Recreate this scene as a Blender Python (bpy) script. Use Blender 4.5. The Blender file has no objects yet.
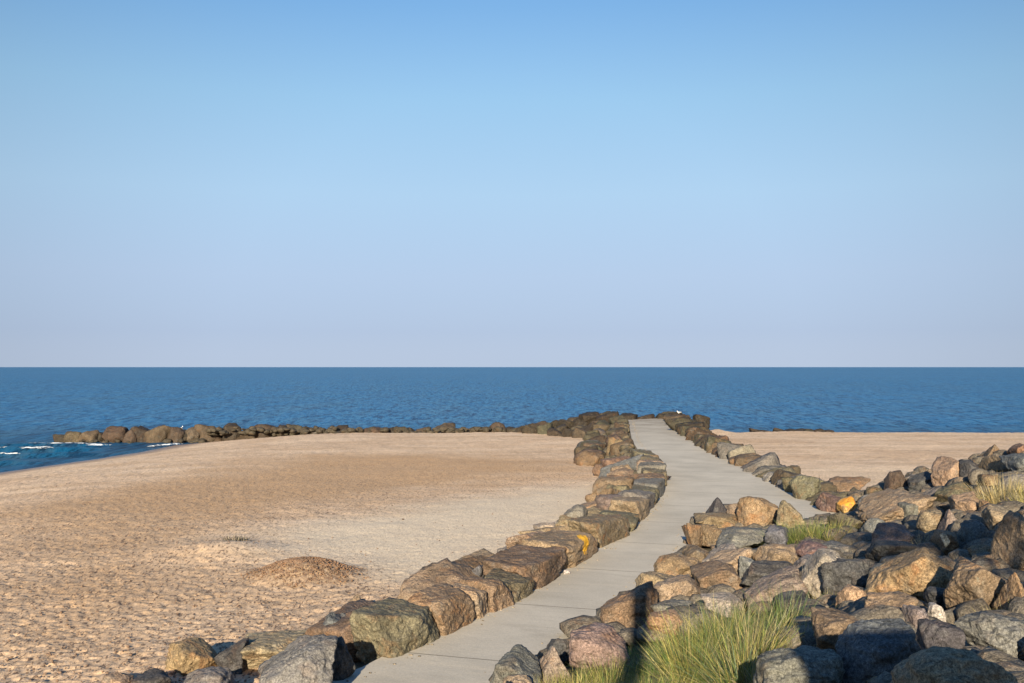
import bpy, bmesh, math, random
import numpy as np
from mathutils import Vector

random.seed(7)
RNG = np.random.default_rng(11)
scn = bpy.context.scene
R = math.radians

# ------------------------------------------------------------------ camera
W, H = 1024, 683
F = 996.0
CAM = np.array([0.0, 0.0, 7.0])
PITCH = math.atan2(367.0 - 341.5, F)
cam_d = bpy.data.cameras.new('camera')
cam = bpy.data.objects.new('camera', cam_d)
scn.collection.objects.link(cam)
cam.location = CAM
cam.rotation_euler = (math.pi / 2 + PITCH, 0, 0)
cam_d.sensor_width = 36.0
cam_d.lens = 36.0 * F / W
cam_d.clip_start = 0.05
cam_d.clip_end = 200000
scn.camera = cam

# ------------------------------------------------------------------ sky + sun
SKYK = 4.42                           # radiance scale of the hazy sky
SUN_EL = 18.0
SHADOW_AZ = 9.0                      # shadows run away from the camera, this many degrees to the right
world = bpy.data.worlds.new('World')
scn.world = world
world.use_nodes = True
wn = world.node_tree.nodes
wl = world.node_tree.links
bg = wn['Background']
sky = wn.new('ShaderNodeTexSky')
sky.sky_type = 'NISHITA'
sky.sun_disc = False
sky.sun_elevation = R(SUN_EL)
sky.sun_rotation = R(180 + SHADOW_AZ)
sky.air_density = 1.0
sky.dust_density = 0.6
sky.ozone_density = 2.0
bg.inputs['Strength'].default_value = 0.1
# hazy evening air: a pale band above the horizon, deepening to blue overhead, a little dimmer away from the antisolar side
def srgb(r, g, b_, k=1.0):
    f = lambda c: (c / 255 / 12.92 if c <= 10 else ((c / 255 + 0.055) / 1.055) ** 2.4)
    return (f(r) * k, f(g) * k, f(b_) * k, 1)
tc = wn.new('ShaderNodeTexCoord')
sepw = wn.new('ShaderNodeSeparateXYZ'); wl.new(tc.outputs['Generated'], sepw.inputs[0])
rampw = wn.new('ShaderNodeValToRGB'); wl.new(sepw.outputs['Z'], rampw.inputs['Fac'])
stops = [(0.0, (174, 191, 217)), (0.035, (166, 185, 216)), (0.09, (172, 193, 223)), (0.17, (170, 202, 231)), (0.26, (152, 196, 231)), (0.345, (124, 177, 228)), (0.6, (84, 142, 208)), (1.0, (50, 104, 180))]
while len(rampw.color_ramp.elements) < len(stops): rampw.color_ramp.elements.new(0.5)
for i, (p_, c_) in enumerate(stops):
    rampw.color_ramp.elements[i].position = p_; rampw.color_ramp.elements[i].color = srgb(*c_)
side = wn.new('ShaderNodeMapRange'); wl.new(sepw.outputs['Y'], side.inputs[0])
side.inputs[1].default_value = 0.80; side.inputs[2].default_value = 0.96; side.inputs[3].default_value = 0.72; side.inputs[4].default_value = 1.0
hz = wn.new('ShaderNodeMix'); hz.data_type = 'RGBA'; hz.blend_type = 'MULTIPLY'; hz.inputs[0].default_value = 1.0
wl.new(rampw.outputs['Color'], hz.inputs[6]); wl.new(side.outputs[0], hz.inputs[7])
sc = wn.new('ShaderNodeMix'); sc.data_type = 'RGBA'; sc.blend_type = 'MULTIPLY'; sc.inputs[0].default_value = 1.0
wl.new(hz.outputs[2], sc.inputs[6]); sc.inputs[7].default_value = (SKYK, SKYK, SKYK, 1)
mxw = wn.new('ShaderNodeMix'); mxw.data_type = 'RGBA'; mxw.inputs[0].default_value = 0.95
wl.new(sky.outputs['Color'], mxw.inputs[6]); wl.new(sc.outputs[2], mxw.inputs[7])
wl.new(mxw.outputs[2], bg.inputs['Color'])

sun_d = bpy.data.lights.new('sun', 'SUN')
sun_d.energy = 4.3
sun_d.angle = R(0.5)
sun_d.color = (1.0, 0.865, 0.645)
sun = bpy.data.objects.new('sun', sun_d)
scn.collection.objects.link(sun)
to_sun = Vector((-math.sin(R(SHADOW_AZ)) * math.cos(R(SUN_EL)), -math.cos(R(SHADOW_AZ)) * math.cos(R(SUN_EL)), math.sin(R(SUN_EL))))
sun.rotation_euler = to_sun.to_track_quat('Z', 'Y').to_euler()
sun.location = (-10, -40, 40)

scn.view_settings.view_transform = 'Standard'
scn.view_settings.look = 'None'
scn.view_settings.gamma = 1
scn.view_settings.exposure = 1.25
scn.view_settings.use_curve_mapping = False

COL = scn.collection

# ------------------------------------------------------------------ projection helpers
cP, sP = math.cos(PITCH), math.sin(PITCH)

def ray(px, py):
    u = (px - W / 2) / F
    v = -(py - H / 2) / F
    return np.array([u, cP - v * sP, sP + v * cP])

def project(P):
    P = np.asarray(P) - CAM
    dep = P[..., 1] * cP + P[..., 2] * sP
    v = (-P[..., 1] * sP + P[..., 2] * cP) / dep
    return W / 2 + F * P[..., 0] / dep, H / 2 - F * v

def at(px, py, z):
    r = ray(px, py)
    t = (z - CAM[2]) / r[2]
    return CAM + r * t

# ------------------------------------------------------------------ numpy noise
def _hash(ix, iy, iz, seed):
    h = (ix * 374761393 + iy * 668265263 + iz * 2147483647 + seed * 1274126177) & 0xffffffff
    h = ((h ^ (h >> 13)) * 1274126177) & 0xffffffff
    h = (h ^ (h >> 16)) & 0xffffffff
    return h / 4294967295.0

def vnoise(p, seed=0):
    p = np.asarray(p, dtype=np.float64)
    i = np.floor(p).astype(np.int64)
    f = p - i
    f = f * f * f * (f * (f * 6 - 15) + 10)
    out = np.zeros(p.shape[:-1])
    for dx in (0, 1):
        wx = f[..., 0] if dx else 1 - f[..., 0]
        for dy in (0, 1):
            wy = f[..., 1] if dy else 1 - f[..., 1]
            for dz in (0, 1):
                wz = f[..., 2] if dz else 1 - f[..., 2]
                out += wx * wy * wz * _hash(i[..., 0] + dx, i[..., 1] + dy, i[..., 2] + dz, seed)
    return out * 2 - 1

def fbm(p, octv=4, seed=0, gain=0.5, lac=2.03):
    p = np.asarray(p, dtype=np.float64)
    a, s, out = 1.0, 0.0, 0.0
    for k in range(octv):
        out = out + a * vnoise(p * lac ** k + 17.3 * k, seed + k)
        s += a
        a *= gain
    return out / s

def fbm2(X, Y, scale, octv=4, seed=0, gain=0.5):
    return fbm(np.stack([X * scale, Y * scale, np.full_like(X, 3.7)], -1), octv, seed, gain)

def smooth(x, a, b):
    t = np.clip((x - a) / (b - a), 0, 1)
    return t * t * (3 - 2 * t)

# ------------------------------------------------------------------ layout of the pier path (plan view, z = 2.5)
PZ = 2.5
left_px = [(345, 683), (385, 668), (440, 638), (517, 603), (594, 557), (628, 535), (643, 522), (662, 498),
           (666, 484), (664, 476), (658, 466), (651, 458), (638, 441), (632, 420)]
right_px = [(665, 418), (682, 434), (703, 448), (726, 460), (751, 472), (776, 485), (801, 498), (824, 508), (838, 517)]
isl_px = [(482, 684), (520, 662), (578, 629), (603, 614), (655, 569), (674, 551), (684, 532), (696, 520), (710, 509)]
LEFT = [at(x, y, PZ)[:2] for x, y in left_px]
RIGHT = [at(x, y, PZ)[:2] for x, y in right_px]
ISL = [at(x, y, PZ)[:2] for x, y in isl_px]
d0 = LEFT[0] - LEFT[2]
LEFT = [LEFT[0] + d0 * 4.0] + LEFT
ISL0 = ISL[0] + d0 * 3.6
# path outline, pushed a little under the rocks
def nrm(v):
    return v / np.linalg.norm(v)
outline = []
for i, p in enumerate(LEFT):
    outline.append(p + np.array([-0.35, 0.05]))
outline[-1] = LEFT[-1] + np.array([-0.3, 0.2])
outline.append(RIGHT[0] + np.array([0.3, 0.2]))
for p in RIGHT[1:]:
    outline.append(p + np.array([0.3, 0.1]))
outline += [np.array([14.0, 27.4]), np.array([20.0, 25.0]), np.array([20.0, 22.5]), np.array([13.0, 25.2]), np.array([8.6, 28.3]), np.array([6.9, 30.2])]
for p in reversed(ISL):
    outline.append(p + np.array([0.35, -0.1]))
outline.append(ISL0 + np.array([0.4, 0]))
OUT = np.array(outline)

def poly_dist(X, Y, poly, closed=True):
    """distance to polyline"""
    P = np.stack([X, Y], -1)
    best = np.full(X.shape, 1e9)
    n = len(poly)
    for i in range(n if closed else n - 1):
        a = poly[i]; b = poly[(i + 1) % n]
        ab = b - a
        t = np.clip(((P - a) @ ab) / (ab @ ab), 0, 1)
        q = a + t[..., None] * ab
        best = np.minimum(best, np.hypot(P[..., 0] - q[..., 0], P[..., 1] - q[..., 1]))
    return best

def poly_inside(X, Y, poly):
    inside = np.zeros(X.shape, bool)
    n = len(poly)
    for i in range(n):
        x1, y1 = poly[i]; x2, y2 = poly[(i + 1) % n]
        c = ((y1 > Y) != (y2 > Y)) & (X < (x2 - x1) * (Y - y1) / (y2 - y1 + 1e-12) + x1)
        inside ^= c
    return inside

# ------------------------------------------------------------------ terrain functions
SH = np.array([[-60, -42], [0, -39], [40, -36.5], [58, -35], [66, -34], [72, -32.6], [79, -31], [90, -30], [94, -27], [97, -20], [99, -8], [100.5, 10], [101, 60], [103, 200]])

def z_sand(X, Y):
    X = np.asarray(X, float); Y = np.asarray(Y, float)
    zp = np.interp(Y, [-60, 12, 20, 50, 92, 100], [2.6, 2.15, 2.0, 1.45, 0.98, 0.4])
    xs = np.interp(Y, SH[:, 0], SH[:, 1])
    ramp = 0.085 * (X - xs)
    k = 0.35
    h = np.clip(0.5 + 0.5 * (zp - ramp) / k, 0, 1)
    z = zp * (1 - h) + ramp * h - k * h * (1 - h)
    # seaward drop
    back = 1.0 - 0.13 * (Y - 92.5)
    z = np.minimum(z, back)
    z = np.maximum(z, -3.5)
    # broad dune undulation
    z = z + 0.09 * fbm2(X, Y, 0.11, 3, 5) * smooth(z, 0.15, 0.9)
    # gravel hump and little hump
    c = at(303, 580, 1.95)
    z = z + 0.36 * np.exp(-(((X - c[0] + 0.1) / 1.05) ** 2 + ((Y - c[1] - 0.6) / 1.1) ** 2) ** 1.5)
    c = at(222, 552, 1.85)
    z = z + 0.26 * np.exp(-(((X - c[0]) / 1.5) ** 2 + ((Y - c[1]) / 1.3) ** 2))
    c = at(725, 434, 1.0)
    z = z + 0.32 * np.exp(-(((X - c[0] + 0.2) / 1.1) ** 2 + ((Y - 92.0) / 2.5) ** 2))
    c = at(800, 434, 1.0)
    z = z + 0.12 * np.exp(-(((X - c[0]) / 3.5) ** 2 + ((Y - 92.0) / 2.5) ** 2))
    return z

# mound: thin plate spline through control points
ctl_px = [(482, 684, 2.5), (530, 655, 2.55), (578, 629, 2.5), (655, 569, 2.5), (683, 531, 2.5), (708, 504, 2.5),
          (745, 512, 2.6), (790, 518, 2.6), (834, 520, 2.55),
          (620, 645, 3.0), (650, 683, 3.75), (560, 683, 3.0), (750, 640, 3.65), (750, 683, 4.15), (720, 600, 3.15),
          (740, 550, 2.85), (800, 600, 3.55), (860, 560, 3.45), (900, 683, 4.6), (1024, 683, 4.8), (900, 640, 4.3),
          (900, 600, 3.9), (1024, 600, 4.35), (1024, 540, 4.15), (900, 530, 3.45), (870, 500, 2.9), (1024, 500, 4.2),
          (1024, 470, 4.4), (950, 480, 3.6), (938, 468, 3.8), (1000, 455, 4.4), (900, 492, 3.2), (858, 496, 2.7), (690, 620, 3.2), (690, 560, 2.75)]
ctl = [tuple(at(x, y, z)) for x, y, z in ctl_px]
ctl += [(14, 37, 1.4), (11, 38, 1.3), (20, 36, 1.8), (30, 36, 1.8), (16, 45, 0.5), (-0.6, 3, 5.3), (0, 0, 5.4), (3, 0, 5.45), (2.5, 4, 5.2), (10, 0, 5.4), (12, 8, 5.1), (16, 16, 5.0),
        (22, 22, 5.0), (28, 10, 5.4), (-1.2, 9.5, 3.0), (-2.0, 9.0, 2.3), (-3.4, 5.5, 2.4), (-5.3, 0, 2.4), (-7, -6, 2.4), (0, -6, 5.4), (10, -8, 5.4), (28, -8, 5.5), (30, 28, 4.5),
        (9.0, 34, 2.0), (5.5, 38, 2.0), (-4, 12, 2.0)]
ctl = np.array(ctl)
def _tps(r2):
    return np.where(r2 > 1e-9, 0.5 * r2 * np.log(r2 + 1e-12), 0)
n = len(ctl)
A = np.zeros((n + 3, n + 3))
dd = ((ctl[:, None, :2] - ctl[None, :, :2]) ** 2).sum(-1)
A[:n, :n] = _tps(dd) + np.eye(n) * 0.4
A[:n, n] = 1; A[:n, n + 1:] = ctl[:, :2]
A[n, :n] = 1; A[n + 1:, :n] = ctl[:, :2].T
b = np.zeros(n + 3); b[:n] = ctl[:, 2]
TPS = np.linalg.solve(A, b)

def z_mound(X, Y):
    X = np.asarray(X, float); Y = np.asarray(Y, float)
    out = TPS[n] + TPS[n + 1] * X + TPS[n + 2] * Y
    for i in range(n):
        out = out + TPS[i] * _tps((X - ctl[i, 0]) ** 2 + (Y - ctl[i, 1]) ** 2)
    return out

# plan region of the mound
MREG = np.array([ISL0 + [0.1, -6]] + [ISL0] + ISL + [np.array([7.2, 30.0]), np.array([9.7, 29.6]), np.array([9.9, 31]), np.array([10.6, 34.5]), np.array([13, 36]), np.array([32, 38]), np.array([34, -10])])
LEFTA = np.array(LEFT); RIGHTA = np.array(RIGHT)

def ground(X, Y):
    X = np.asarray(X, float); Y = np.asarray(Y, float)
    z = z_sand(X, Y)
    dl = poly_dist(X, Y, OUT)
    ins = poly_inside(X, Y, OUT)
    # core of the pier under the edge rocks
    slope = np.interp(Y, [15, 30, 60, 90], [0.28, 0.35, 0.8, 0.8])
    berm = 2.42 - slope * np.maximum(dl - 0.7, 0)
    z = np.where(Y < 93, np.maximum(z, berm), z)
    # rock spur that carries the breakwater
    z = np.where(ins, PZ, z)
    m = z_mound(X, Y)
    inm = poly_inside(X, Y, MREG)
    z = np.where(inm & (m > z), m, z)
    return z

def hit(px, py):
    r = ray(px, py)
    t = np.concatenate([np.linspace(3, 45, 1400), np.linspace(45.05, 130, 1200)])
    P = CAM + t[:, None] * r
    g = ground(P[:, 0], P[:, 1])
    k = np.argmax(P[:, 2] < g)
    if not (P[:, 2] < g).any():
        k = len(t) - 1
    return P[k]

# ------------------------------------------------------------------ object helpers
def link(name, me, mat=None, parent=None, label=None, cat=None, group=None, kind=None):
    o = bpy.data.objects.new(name, me)
    COL.objects.link(o)
    if mat is not None:
        me.materials.append(mat)
    if parent is not None:
        o.parent = parent
    if label: o['label'] = label
    if cat: o['category'] = cat
    if group: o['group'] = group
    if kind: o['kind'] = kind
    return o

def mesh_np(name, V, Fc, smooth_sh=True):
    me = bpy.data.meshes.new(name)
    V = np.asarray(V, dtype=np.float32); Fc = np.asarray(Fc, dtype=np.int32)
    k = Fc.shape[1]
    me.vertices.add(len(V)); me.vertices.foreach_set('co', V.ravel())
    me.loops.add(Fc.size); me.loops.foreach_set('vertex_index', Fc.ravel())
    me.polygons.add(len(Fc))
    me.polygons.foreach_set('loop_start', np.arange(0, Fc.size, k, dtype=np.int32))
    me.polygons.foreach_set('loop_total', np.full(len(Fc), k, dtype=np.int32))
    me.update(calc_edges=True)
    me.validate()
    if smooth_sh:
        me.polygons.foreach_set('use_smooth', np.ones(len(me.polygons), dtype=bool))
    return me

# ------------------------------------------------------------------ materials
class N:
    def __init__(s, name):
        s.m = bpy.data.materials.new(name); s.m.use_nodes = True
        s.nt = s.m.node_tree; s.b = s.nt.nodes['Principled BSDF']
        s.out = s.nt.nodes['Material Output']
    def n(s, t, **kw):
        nd = s.nt.nodes.new(t)
        for k, v in kw.items():
            if k in nd.inputs.keys() if hasattr(nd.inputs, 'keys') else False:
                nd.inputs[k].default_value = v
            else:
                setattr(nd, k, v)
        return nd
    def l(s, a, b_):
        s.nt.links.new(a, b_)
    def coord(s, which='Object'):
        return s.n('ShaderNodeTexCoord').outputs[which]
    def noise(s, vec, scale, detail=4, rough=0.55, dist=0.0):
        nd = s.n('ShaderNodeTexNoise'); nd.inputs['Scale'].default_value = scale
        nd.inputs['Detail'].default_value = detail; nd.inputs['Roughness'].default_value = rough
        nd.inputs['Distortion'].default_value = dist
        s.l(vec, nd.inputs['Vector']); return nd.outputs['Fac']
    def ramp(s, fac, pts):
        nd = s.n('ShaderNodeValToRGB'); e = nd.color_ramp.elements
        while len(e) < len(pts): e.new(0.5)
        for i, (p, c) in enumerate(pts):
            e[i].position = p
            e[i].color = (c, c, c, 1) if not isinstance(c, tuple) else (c[0], c[1], c[2], 1)
        s.l(fac, nd.inputs['Fac']); return nd.outputs['Color']
    def mix(s, fac, a, b_, mode='MIX'):
        nd = s.n('ShaderNodeMix'); nd.data_type = 'RGBA'; nd.blend_type = mode
        for sock, v in ((nd.inputs[0], fac), (nd.inputs[6], a), (nd.inputs[7], b_)):
            if hasattr(v, 'is_output'): s.l(v, sock)
            elif isinstance(v, tuple): sock.default_value = (v[0], v[1], v[2], 1)
            else: sock.default_value = v
        return nd.outputs[2]
    def math(s, op, a, b_=0.0, clamp=False):
        nd = s.n('ShaderNodeMath'); nd.operation = op; nd.use_clamp = clamp
        for sock, v in ((nd.inputs[0], a), (nd.inputs[1], b_)):
            if hasattr(v, 'is_output'): s.l(v, sock)
            else: sock.default_value = v
        return nd.outputs[0]
    def bump(s, h, strength, dist, prev=None):
        nd = s.n('ShaderNodeBump'); nd.inputs['Strength'].default_value = strength
        nd.inputs['Distance'].default_value = dist
        s.l(h, nd.inputs['Height'])
        if prev is not None: s.l(prev, nd.inputs['Normal'])
        return nd.outputs['Normal']

def rock_material(name, warm=0.5, wet=0.0, patch=None, k=1.0):
    sc_ = lambda c_: tuple(x_ * k for x_ in c_)
    g = N(name)
    oi = g.n('ShaderNodeObjectInfo')
    co = g.coord()
    off = g.n('ShaderNodeVectorMath'); off.operation = 'ADD'
    cmb = g.n('ShaderNodeCombineXYZ')
    rr = g.math('MULTIPLY', oi.outputs['Random'], 57.0)
    for i in range(3): g.l(rr, cmb.inputs[i])
    g.l(co, off.inputs[0]); g.l(cmb.outputs[0], off.inputs[1])
    v = off.outputs[0]
    base = oi.outputs['Color']
    # large tonal drift
    n1 = g.noise(v, 1.6, 5, 0.6, 0.4)
    c = g.mix(1.0, base, g.ramp(n1, [(0.3, 0.62), (0.5, 0.95), (0.7, 1.35)]), 'MULTIPLY')
    # rust and ochre stain
    n2 = g.noise(v, 2.6, 6, 0.65, 0.8)
    c = g.mix(g.ramp(n2, [(0.52, 0.0), (0.68, warm)]), c, sc_((0.23, 0.115, 0.05)))
    # grey weathered skin
    n3 = g.noise(v, 3.7, 6, 0.6)
    c = g.mix(g.ramp(n3, [(0.55, 0.0), (0.7, 0.45)]), c, sc_((0.16, 0.152, 0.135)))
    # crystals: light and dark speckle
    n4 = g.noise(v, 34, 3, 0.7)
    c = g.mix(1.0, c, g.ramp(n4, [(0.32, 0.55), (0.5, 1.0), (0.66, 1.55)]), 'MULTIPLY')
    n4b = g.noise(v, 110, 2, 0.6)
    c = g.mix(1.0, c, g.ramp(n4b, [(0.35, 0.65), (0.5, 1.0), (0.65, 1.4)]), 'MULTIPLY')
    # veins / cracks
    vo = g.n('ShaderNodeTexNoise'); vo.inputs['Scale'].default_value = 1.9; vo.inputs['Detail'].default_value = 7
    vo.inputs['Distortion'].default_value = 1.2
    g.l(v, vo.inputs['Vector'])
    cr = g.math('ABSOLUTE', g.math('SUBTRACT', vo.outputs['Fac'], 0.5))
    crk = g.ramp(cr, [(0.0, 0.0), (0.012, 1.0)])
    c = g.mix(0.45, c, g.mix(1.0, c, crk, 'MULTIPLY'))
    # lichen dots
    n5 = g.noise(v, 9, 5, 0.7)
    c = g.mix(g.ramp(n5, [(0.66, 0.0), (0.72, 0.55)]), c, sc_((0.23, 0.23, 0.18)))
    if patch:
        pc, pr, colr = patch
        vm = g.n('ShaderNodeVectorMath'); vm.operation = 'DISTANCE'
        g.l(co, vm.inputs[0]); vm.inputs[1].default_value = pc
        dn = g.math('ADD', vm.outputs['Value'], g.math('MULTIPLY', g.math('SUBTRACT', g.noise(co, 7, 5, 0.7), 0.5), pr * 1.6))
        m = g.ramp(g.math('DIVIDE', dn, pr), [(0.8, 1.0), (1.0, 0.0)])
        c = g.mix(m, c, colr)
    g.l(c, g.b.inputs['Base Color'])
    g.b.inputs['Roughness'].default_value = 0.82 - 0.3 * wet
    g.b.inputs['Specular IOR Level'].default_value = 0.25 + 0.3 * wet
    vr = g.n('ShaderNodeTexVoronoi'); vr.inputs['Scale'].default_value = 4.5; vr.feature = 'F1'
    wv = g.n('ShaderNodeVectorMath'); wv.operation = 'ADD'
    wn_ = g.n('ShaderNodeTexNoise'); wn_.inputs['Scale'].default_value = 3.0; wn_.inputs['Detail'].default_value = 3
    g.l(v, wn_.inputs['Vector']); g.l(wn_.outputs['Color'], wv.inputs[0]); g.l(v, wv.inputs[1]); g.l(wv.outputs[0], vr.inputs['Vector'])
    b0 = g.bump(vr.outputs['Distance'], 0.55, 0.06)
    b1 = g.bump(g.noise(v, 7, 8, 0.62), 0.6, 0.07, b0)
    b2 = g.bump(g.noise(v, 38, 5, 0.7), 0.6, 0.012, b1)
    b3 = g.bump(crk, 0.5, 0.01, b2)
    g.l(b3, g.b.inputs['Normal'])
    return g.m

M_ROCK = rock_material('granite', 0.42)
M_WARM = rock_material('rusty_granite', 0.8)
M_COOL = rock_material('grey_granite', 0.15)
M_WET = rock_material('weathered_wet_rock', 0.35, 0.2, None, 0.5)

def sand_material():
    g = N('beach_sand')
    co = g.coord()
    sep = g.n('ShaderNodeSeparateXYZ'); g.l(co, sep.inputs[0])
    n1 = g.noise(co, 0.16, 5, 0.6, 0.6)
    c = g.mix(g.ramp(n1, [(0.4, 0.0), (0.62, 1.0)]), (0.68, 0.50, 0.34), (0.61, 0.43, 0.28))
    # streaks along the shore
    mp = g.n('ShaderNodeMapping'); mp.inputs['Scale'].default_value = (0.07, 0.42, 1); mp.inputs['Rotation'].default_value = (0, 0, R(-6))
    g.l(co, mp.inputs[0])
    n2 = g.noise(mp.outputs[0], 1.0, 6, 0.65, 0.5)
    c = g.mix(g.ramp(n2, [(0.45, 0.0), (0.62, 0.45)]), c, (0.41, 0.265, 0.15))
    nr_ = g.n('ShaderNodeMapRange'); g.l(sep.outputs[1], nr_.inputs[0])
    nr_.inputs[1].default_value = 34; nr_.inputs[2].default_value = 20
    c = g.mix(g.math('MULTIPLY', nr_.outputs[0], 0.55), c, (0.47, 0.325, 0.205))   # coarser, browner shingle sand towards the embankment
    # trodden, slightly darker mottling
    nm = g.noise(co, 1.1, 6, 0.72, 0.5)
    c = g.mix(1.0, c, g.ramp(nm, [(0.36, 0.80), (0.5, 1.0), (0.62, 1.08)]), 'MULTIPLY')
    # zone attribute: r = pale shingle, g = gravel hump / dark litter, b = wetness
    at_ = g.n('ShaderNodeVertexColor'); at_.layer_name = 'zone'
    sp = g.n('ShaderNodeSeparateColor'); g.l(at_.outputs['Color'], sp.inputs[0])
    c = g.mix(g.math('MULTIPLY', at_.outputs['Alpha'], 0.85), c, (0.46, 0.285, 0.148))
    c = g.mix(sp.outputs[0], c, g.mix(g.ramp(g.noise(co, 14, 3, 0.7), [(0.35, 0.0), (0.65, 1.0)]), (0.60, 0.49, 0.355), (0.74, 0.62, 0.455)))
    hum = g.mix(g.ramp(g.noise(co, 9, 4, 0.75), [(0.38, 0.0), (0.62, 1.0)]), (0.17, 0.095, 0.06), (0.42, 0.29, 0.17))
    c = g.mix(sp.outputs[1], c, hum)
    # grains and shells
    n3 = g.noise(co, 22, 4, 0.75)
    c = g.mix(1.0, c, g.ramp(n3, [(0.3, 0.72), (0.5, 1.0), (0.68, 1.22)]), 'MULTIPLY')
    mpn = g.n('ShaderNodeMapping'); mpn.inputs['Scale'].default_value = (1.5, 0.6, 1); mpn.inputs['Rotation'].default_value = (0, 0, R(25)); g.l(co, mpn.inputs[0])
    n4 = g.noise(mpn.outputs[0], 8.5, 5, 0.7)
    dk = g.math('MULTIPLY', g.ramp(n4, [(0.54, 0.0), (0.60, 1.0)]), g.math('SUBTRACT', 1.0, g.math('MULTIPLY', sp.outputs[0], 0.85)))
    lt = g.math('MULTIPLY', g.ramp(g.noise(mpn.outputs[0], 11, 4, 0.7), [(0.55, 0.0), (0.62, 0.4)]), 1.0)
    c = g.mix(lt, c, (0.68, 0.52, 0.37))
    near = g.n('ShaderNodeMapRange'); g.l(sep.outputs[1], near.inputs[0])
    near.inputs[1].default_value = 62; near.inputs[2].default_value = 30; near.inputs[3].default_value = 0.5; near.inputs[4].default_value = 1
    c = g.mix(g.math('MULTIPLY', dk, near.outputs[0]), c, (0.15, 0.10, 0.07))
    c = g.mix(sp.outputs[2], c, g.mix(1.0, c, (0.42, 0.38, 0.36), 'MULTIPLY'))
    g.l(c, g.b.inputs['Base Color'])
    rr = g.math('SUBTRACT', 0.95, g.math('MULTIPLY', sp.outputs[2], 0.6))
    g.l(rr, g.b.inputs['Roughness'])
    g.b.inputs['Specular IOR Level'].default_value = 0.2
    b1 = g.bump(g.noise(mpn.outputs[0], 8.5, 6, 0.68), 0.6, 0.05)
    b2 = g.bump(g.noise(co, 18, 4, 0.7), 0.5, 0.02, b1)
    g.l(b2, g.b.inputs['Normal'])
    return g.m
M_SAND = sand_material()

def soil_material():
    g = N('embankment_soil')
    co = g.coord()
    c = g.mix(g.ramp(g.noise(co, 2.5, 6, 0.65), [(0.4, 0.0), (0.6, 1.0)]), (0.07, 0.06, 0.035), (0.15, 0.115, 0.07))
    c = g.mix(1.0, c, g.ramp(g.noise(co, 40, 3, 0.7), [(0.3, 0.6), (0.7, 1.5)]), 'MULTIPLY')
    g.l(c, g.b.inputs['Base Color']); g.b.inputs['Roughness'].default_value = 0.95
    g.l(g.bump(g.noise(co, 15, 6, 0.7), 0.8, 0.05), g.b.inputs['Normal'])
    return g.m
M_SOIL = soil_material()

def concrete_material():
    g = N('path_concrete')
    co = g.coord()
    mp = g.n('ShaderNodeMapping'); mp.inputs['Rotation'].default_value = (0, 0, R(17)); g.l(co, mp.inputs[0])
    v = mp.outputs[0]
    sep = g.n('ShaderNodeSeparateXYZ'); g.l(v, sep.inputs[0])
    n1 = g.noise(co, 0.5, 6, 0.6, 0.3)
    c = g.mix(g.ramp(n1, [(0.35, 0.0), (0.65, 1.0)]), (0.40, 0.36, 0.295), (0.50, 0.45, 0.37))
    # cross streaks of blown sand
    m2 = g.n('ShaderNodeMapping'); m2.inputs['Scale'].default_value = (0.35, 2.2, 1); g.l(v, m2.inputs[0])
    n2 = g.noise(m2.outputs[0], 1.0, 6, 0.7, 0.6)
    c = g.mix(g.ramp(n2, [(0.52, 0.0), (0.72, 0.4)]), c, (0.58, 0.50, 0.385))
    c = g.mix(g.ramp(n2, [(0.3, 0.35), (0.43, 0.0)]), c, (0.25, 0.22, 0.18))
    # darker damp seaward end
    far = g.n('ShaderNodeMapRange'); g.l(sep.outputs[1], far.inputs[0])
    far.inputs[1].default_value = 58; far.inputs[2].default_value = 80; far.inputs[3].default_value = 0; far.inputs[4].default_value = 0.9
    n3 = g.noise(m2.outputs[0], 0.8, 5, 0.7, 1.0)
    c = g.mix(g.math('MULTIPLY', far.outputs[0], g.ramp(n3, [(0.42, 0.0), (0.6, 1.0)])), c, (0.17, 0.13, 0.09))
    # slab joints every 3.6 m
    u = g.math('FRACT', g.math('DIVIDE', g.math('ADD', sep.outputs[1], 1.55), 3.6))
    j = g.math('LESS_THAN', g.math('ABSOLUTE', g.math('SUBTRACT', u, 0.5)), 0.005)
    c = g.mix(g.math('MULTIPLY', j, 0.85), c, (0.16, 0.14, 0.11))
    c = g.mix(1.0, c, g.ramp(g.noise(co, 45, 3, 0.7), [(0.3, 0.86), (0.7, 1.14)]), 'MULTIPLY')
    # hairline cracks
    g.l(c, g.b.inputs['Base Color']); g.b.inputs['Roughness'].default_value = 0.9
    g.b.inputs['Specular IOR Level'].default_value = 0.2
    b1 = g.bump(g.noise(co, 9, 7, 0.65), 0.3, 0.02)
    b2 = g.bump(j, 0.6, -0.01, b1)
    g.l(b2, g.b.inputs['Normal'])
    return g.m
M_CONC = concrete_material()

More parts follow.
